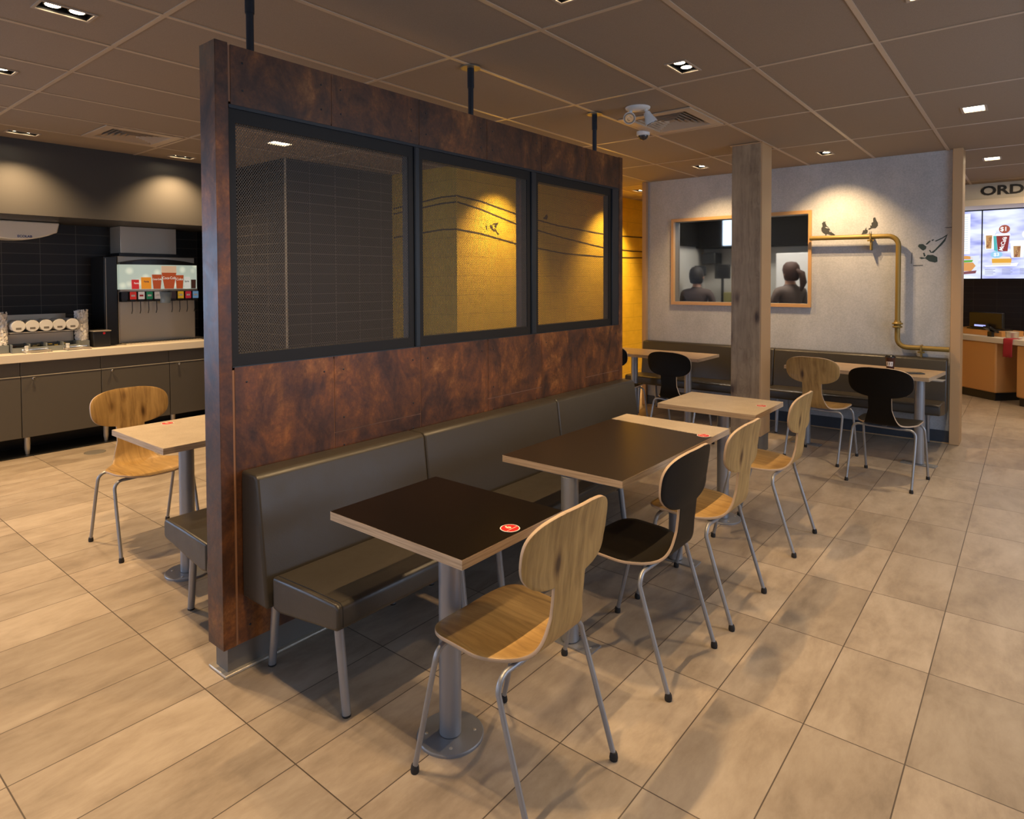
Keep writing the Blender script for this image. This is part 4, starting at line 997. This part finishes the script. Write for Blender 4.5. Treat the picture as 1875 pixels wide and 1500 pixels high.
NS = 8; prof = [(.10, .7985), (.03, .7985), (-.020, .7975), (-.027, .790), (-.028, .74), (-.029, .68), (-.031, .62), (-.029, .575)]
for i, (d, z) in enumerate(prof):
    for j in range(NS+1):
        s_ = (j/NS-.5)*.125; wob = .004*math.sin(j*1.7+i*.4)*(1 if i > 3 else 0)
        p = q2 + u*(s_) + (-nrm)*(d-abs(wob)); vs.append((p.x, p.y, z + (.006*math.sin(j*2.2) if i == len(prof)-1 else 0)))
for i in range(len(prof)-1):
    for j in range(NS): a = i*(NS+1)+j; fs.append((a, a+1, a+NS+2, a+NS+1))
mb.add(vs, fs); mb.build('cloth_sheet', M['red_cloth'], rc, world=True, solid=(.003, 1))

# ================================================================== KITCHEN BEHIND THE FROSTED WINDOW
t = thing('kitchen_screen', 'pale lit panel high up behind the frosted window, mostly behind the column', 'screen', (-1.2, 7.43, 2.0))
MB().box((-1.46, 7.40, 1.985), (-.90, 7.445, 2.335)).build('lit_face', em('pale_panel', (.62, .78, 1.0), .6), t, world=True)
def kbox(name, label, cat, a, b, m):
    c = ((a[0]+b[0])/2, (a[1]+b[1])/2, a[2]); t = thing(name, label, cat, c)
    MB().box(a, b).build(name+'_body', m, t, world=True, bevel=.01); return t
kbox('kitchen_worktop', 'steel worktop in the kitchen behind the frosted window', 'worktop', (-1.85, 7.15, .86), (.60, 7.74, .92), M['brushed'])
struct(MB().box((-1.85, 7.2, 0), (.60, 7.74, .86)).build('trim_12', M['kitwall']))
for lab, x0, x1, z0, z1, y in (('dark kitchen monitor above the left staff member', -1.84, -1.68, 1.58, 1.72, 7.36), ('dark kitchen monitor left of the column behind the frosted glass', -1.57, -1.36, 1.54, 1.73, 7.40)):
    k_ = kbox('kitchen_monitor', lab, 'monitor', (x0, y, z0), (x1, y+.04, z1), M['blackp'])
    MB().box(((x0+x1)/2-.015, y+.01, .92), ((x0+x1)/2+.015, y+.03, z0)).build('stand', M['blackp'], k_, world=True)
k_ = kbox('wall_oven', 'dark oven on the kitchen wall behind the left staff member', 'oven', (-1.80, 7.50, 1.74), (-1.60, 7.748, 1.90), M['blackp'])
kbox('kitchen_fridge', 'tall white kitchen unit behind the right staff member', 'fridge', (-.75, 7.35, .925), (-.10, 7.74, 1.86), M['whitep'])
kbox('condiment_shelf', 'small crate of green and yellow packs on the kitchen worktop', 'crate', (-1.42, 7.33, .925), (-1.20, 7.56, 1.36), mat('olive_packs', (.22, .20, .08), .5))
M['shirt'] = mat('brown_grey_shirt', (.075, .050, .042), .8); M['shirt2'] = mat('grey_brown_shirt', (.12, .085, .07), .8)
M['skin'] = mat('skin', (.42, .22, .14), .5); M['hair'] = mat('brown_hair', (.055, .022, .012), .7); M['hair_d'] = mat('dark_hair', (.014, .010, .008), .7); M['trouser'] = mat('black_trousers', (.02, .02, .022), .8)
def person(label, x, y, h, hair, shirt, rz, pony, turn):
    t = thing('person', label, 'person', (x, y, 0), rz)
    k = h/1.7
    # one continuous skinned body, facing +Y (away from the dining room)
    J = {'pelvis': (0,0,.92,.125), 'waist': (0,.01,1.06,.115), 'chest': (0,.01,1.27,.135), 'neckb': (0,0,1.41,.075), 'neck': (0,.005,1.46,.050), 'head': (0,.015,1.53,.072), 'crown': (0,.01,1.615,.085), 'top': (0,.0,1.665,.055)}
    E_ = [('pelvis','waist'),('waist','chest'),('chest','neckb'),('neckb','neck'),('neck','head'),('head','crown'),('crown','top')]
    for s, n in ((-1,'l'),(1,'r')):
        J['sh'+n] = (s*.175,.0,1.375,.060); J['el'+n] = (s*.225,.06,1.10,.043); J['wr'+n] = (s*.16,.27,1.06,.028); J['pa'+n] = (s*.14,.34,1.06,.030)
        J['hip'+n] = (s*.09,0,.86,.095); J['kn'+n] = (s*.10,.02,.48,.060); J['an'+n] = (s*.10,-.02,.09,.040); J['to'+n] = (s*.11,.13,.035,.032)
        E_ += [('chest','sh'+n),('sh'+n,'el'+n),('el'+n,'wr'+n),('wr'+n,'pa'+n),('pelvis','hip'+n),('hip'+n,'kn'+n),('kn'+n,'an'+n),('an'+n,'to'+n)]
        for fi in range(5):
            a = (fi-2)*.014; nm = 'f%d%s' % (fi, n)
            if fi < 4: J[nm] = (s*.14+a, .375+.004*(fi%2), 1.055, .009); J[nm+'t'] = (s*.14+a*1.3, .41, 1.035, .007)
            else: J[nm] = (s*.14-s*.035, .345, 1.045, .010); J[nm+'t'] = (s*.14-s*.055, .37, 1.035, .008)
            E_ += [('pa'+n, nm), (nm, nm+'t')]
    names = list(J); me = bpy.data.meshes.new('body')
    me.from_pydata([(J[n][0]*k, J[n][1]*k, J[n][2]*k) for n in names], [(names.index(a), names.index(b)) for a, b in E_], [])
    o = bpy.data.objects.new('body', me); COL.objects.link(o)
    md = o.modifiers.new('skin', 'SKIN'); 
    sk = me.skin_vertices[0].data if me.skin_vertices else None
    if sk is None:
        bpy.context.view_layer.update()
        me.attributes
    bpy.context.view_layer.objects.active = o
    if not me.skin_vertices: bpy.ops.mesh.customdata_skin_add()
    for i, n in enumerate(names):
        r = J[n][3]*k; me.skin_vertices[0].data[i].radius = (r*(1.28 if n in ('pelvis','waist','chest') else 1), r*(.85 if n in ('pelvis','waist','chest') else 1))
    me.skin_vertices[0].data[0].use_root = True
    ms = o.modifiers.new('sub', 'SUBSURF'); ms.levels = ms.render_levels = 1
    bpy.context.view_layer.update()
    bm = bpy.data.meshes.new_from_object(o.evaluated_get(bpy.context.evaluated_depsgraph_get()))
    bpy.data.objects.remove(o)
    for m in (M['skin'], shirt, M['trouser']): bm.materials.append(m)
    for p in bm.polygons:
        c = p.center; p.use_smooth = True
        zc = c.z/k
        p.material_index = 2 if zc < .93 else (1 if zc < 1.44 and c.y/k < .24 else 0)
    b = bpy.data.objects.new('body', bm); COL.objects.link(b); b.parent = t
    mb = MB(); mb.smooth = True
    for prof in ([(.001,1.70),(.06,1.690),(.092,1.655),(.104,1.60),(.102,1.55),(.086,1.49),(.06,1.475)],):
        seg = 24; vs = []; fs = []
        for r, z in prof:
            for q in range(seg):
                a = 2*PI*q/seg; rr = r
                yy = rr*math.sin(a)-.008
                zz = z
                if yy > .02 and z < 1.60: zz = 1.60 + (z-1.60)*.12    # hairline over the face
                vs.append((rr*.88*math.cos(a)*k, yy*k, zz*k))
        for i in range(len(prof)-1):
            for q in range(seg): q2 = (q+1) % seg; fs.append((i*seg+q, i*seg+q2, (i+1)*seg+q2, (i+1)*seg+q))
        mb.add(vs, fs)
    if pony: mb.tube([(0, -.10*k, 1.60*k), (.03*k, -.15*k, 1.56*k), (.05*k, -.15*k, 1.46*k), (.04*k, -.13*k, 1.36*k)], [.02, .038, .04, .012], 12)
    mb.build('hair', hair, t)
    for s in (-1, 1): MB().lathe([(.004,-.006),(.014,0),(.016,.004),(.006,.008)], (s*.086*k, .0, 1.55*k), 10, 'x').build('ear', M['skin'], t)
    MB().tube([(0,.085*k,1.58*k),(0,.108*k,1.545*k),(0,.09*k,1.535*k)], [.006,.012,.007], 8).build('nose', M['skin'], t)
    for s in (-1, 1): MB().lathe([(.002,-.004),(.008,0),(.002,.006)], (s*.032*k, .085*k, 1.575*k), 10, 'y').build('eye', M['blackp'], t)
    MB().tube([(-.022*k,.088*k,1.512*k),(0,.093*k,1.510*k),(.022*k,.088*k,1.512*k)], .004, 6).build('mouth', mat('lips', (.30,.10,.08), .5), t)
    return t
person('person in a dark brown shirt behind the frosted window, left of the column', -1.60, 6.88, 1.70, M['hair_d'], M['shirt'], 0, False, 0)
person('person with a brown ponytail behind the frosted window, right of the column', -.44, 6.88, 1.74, M['hair'], M['shirt2'], .95, True, 0)
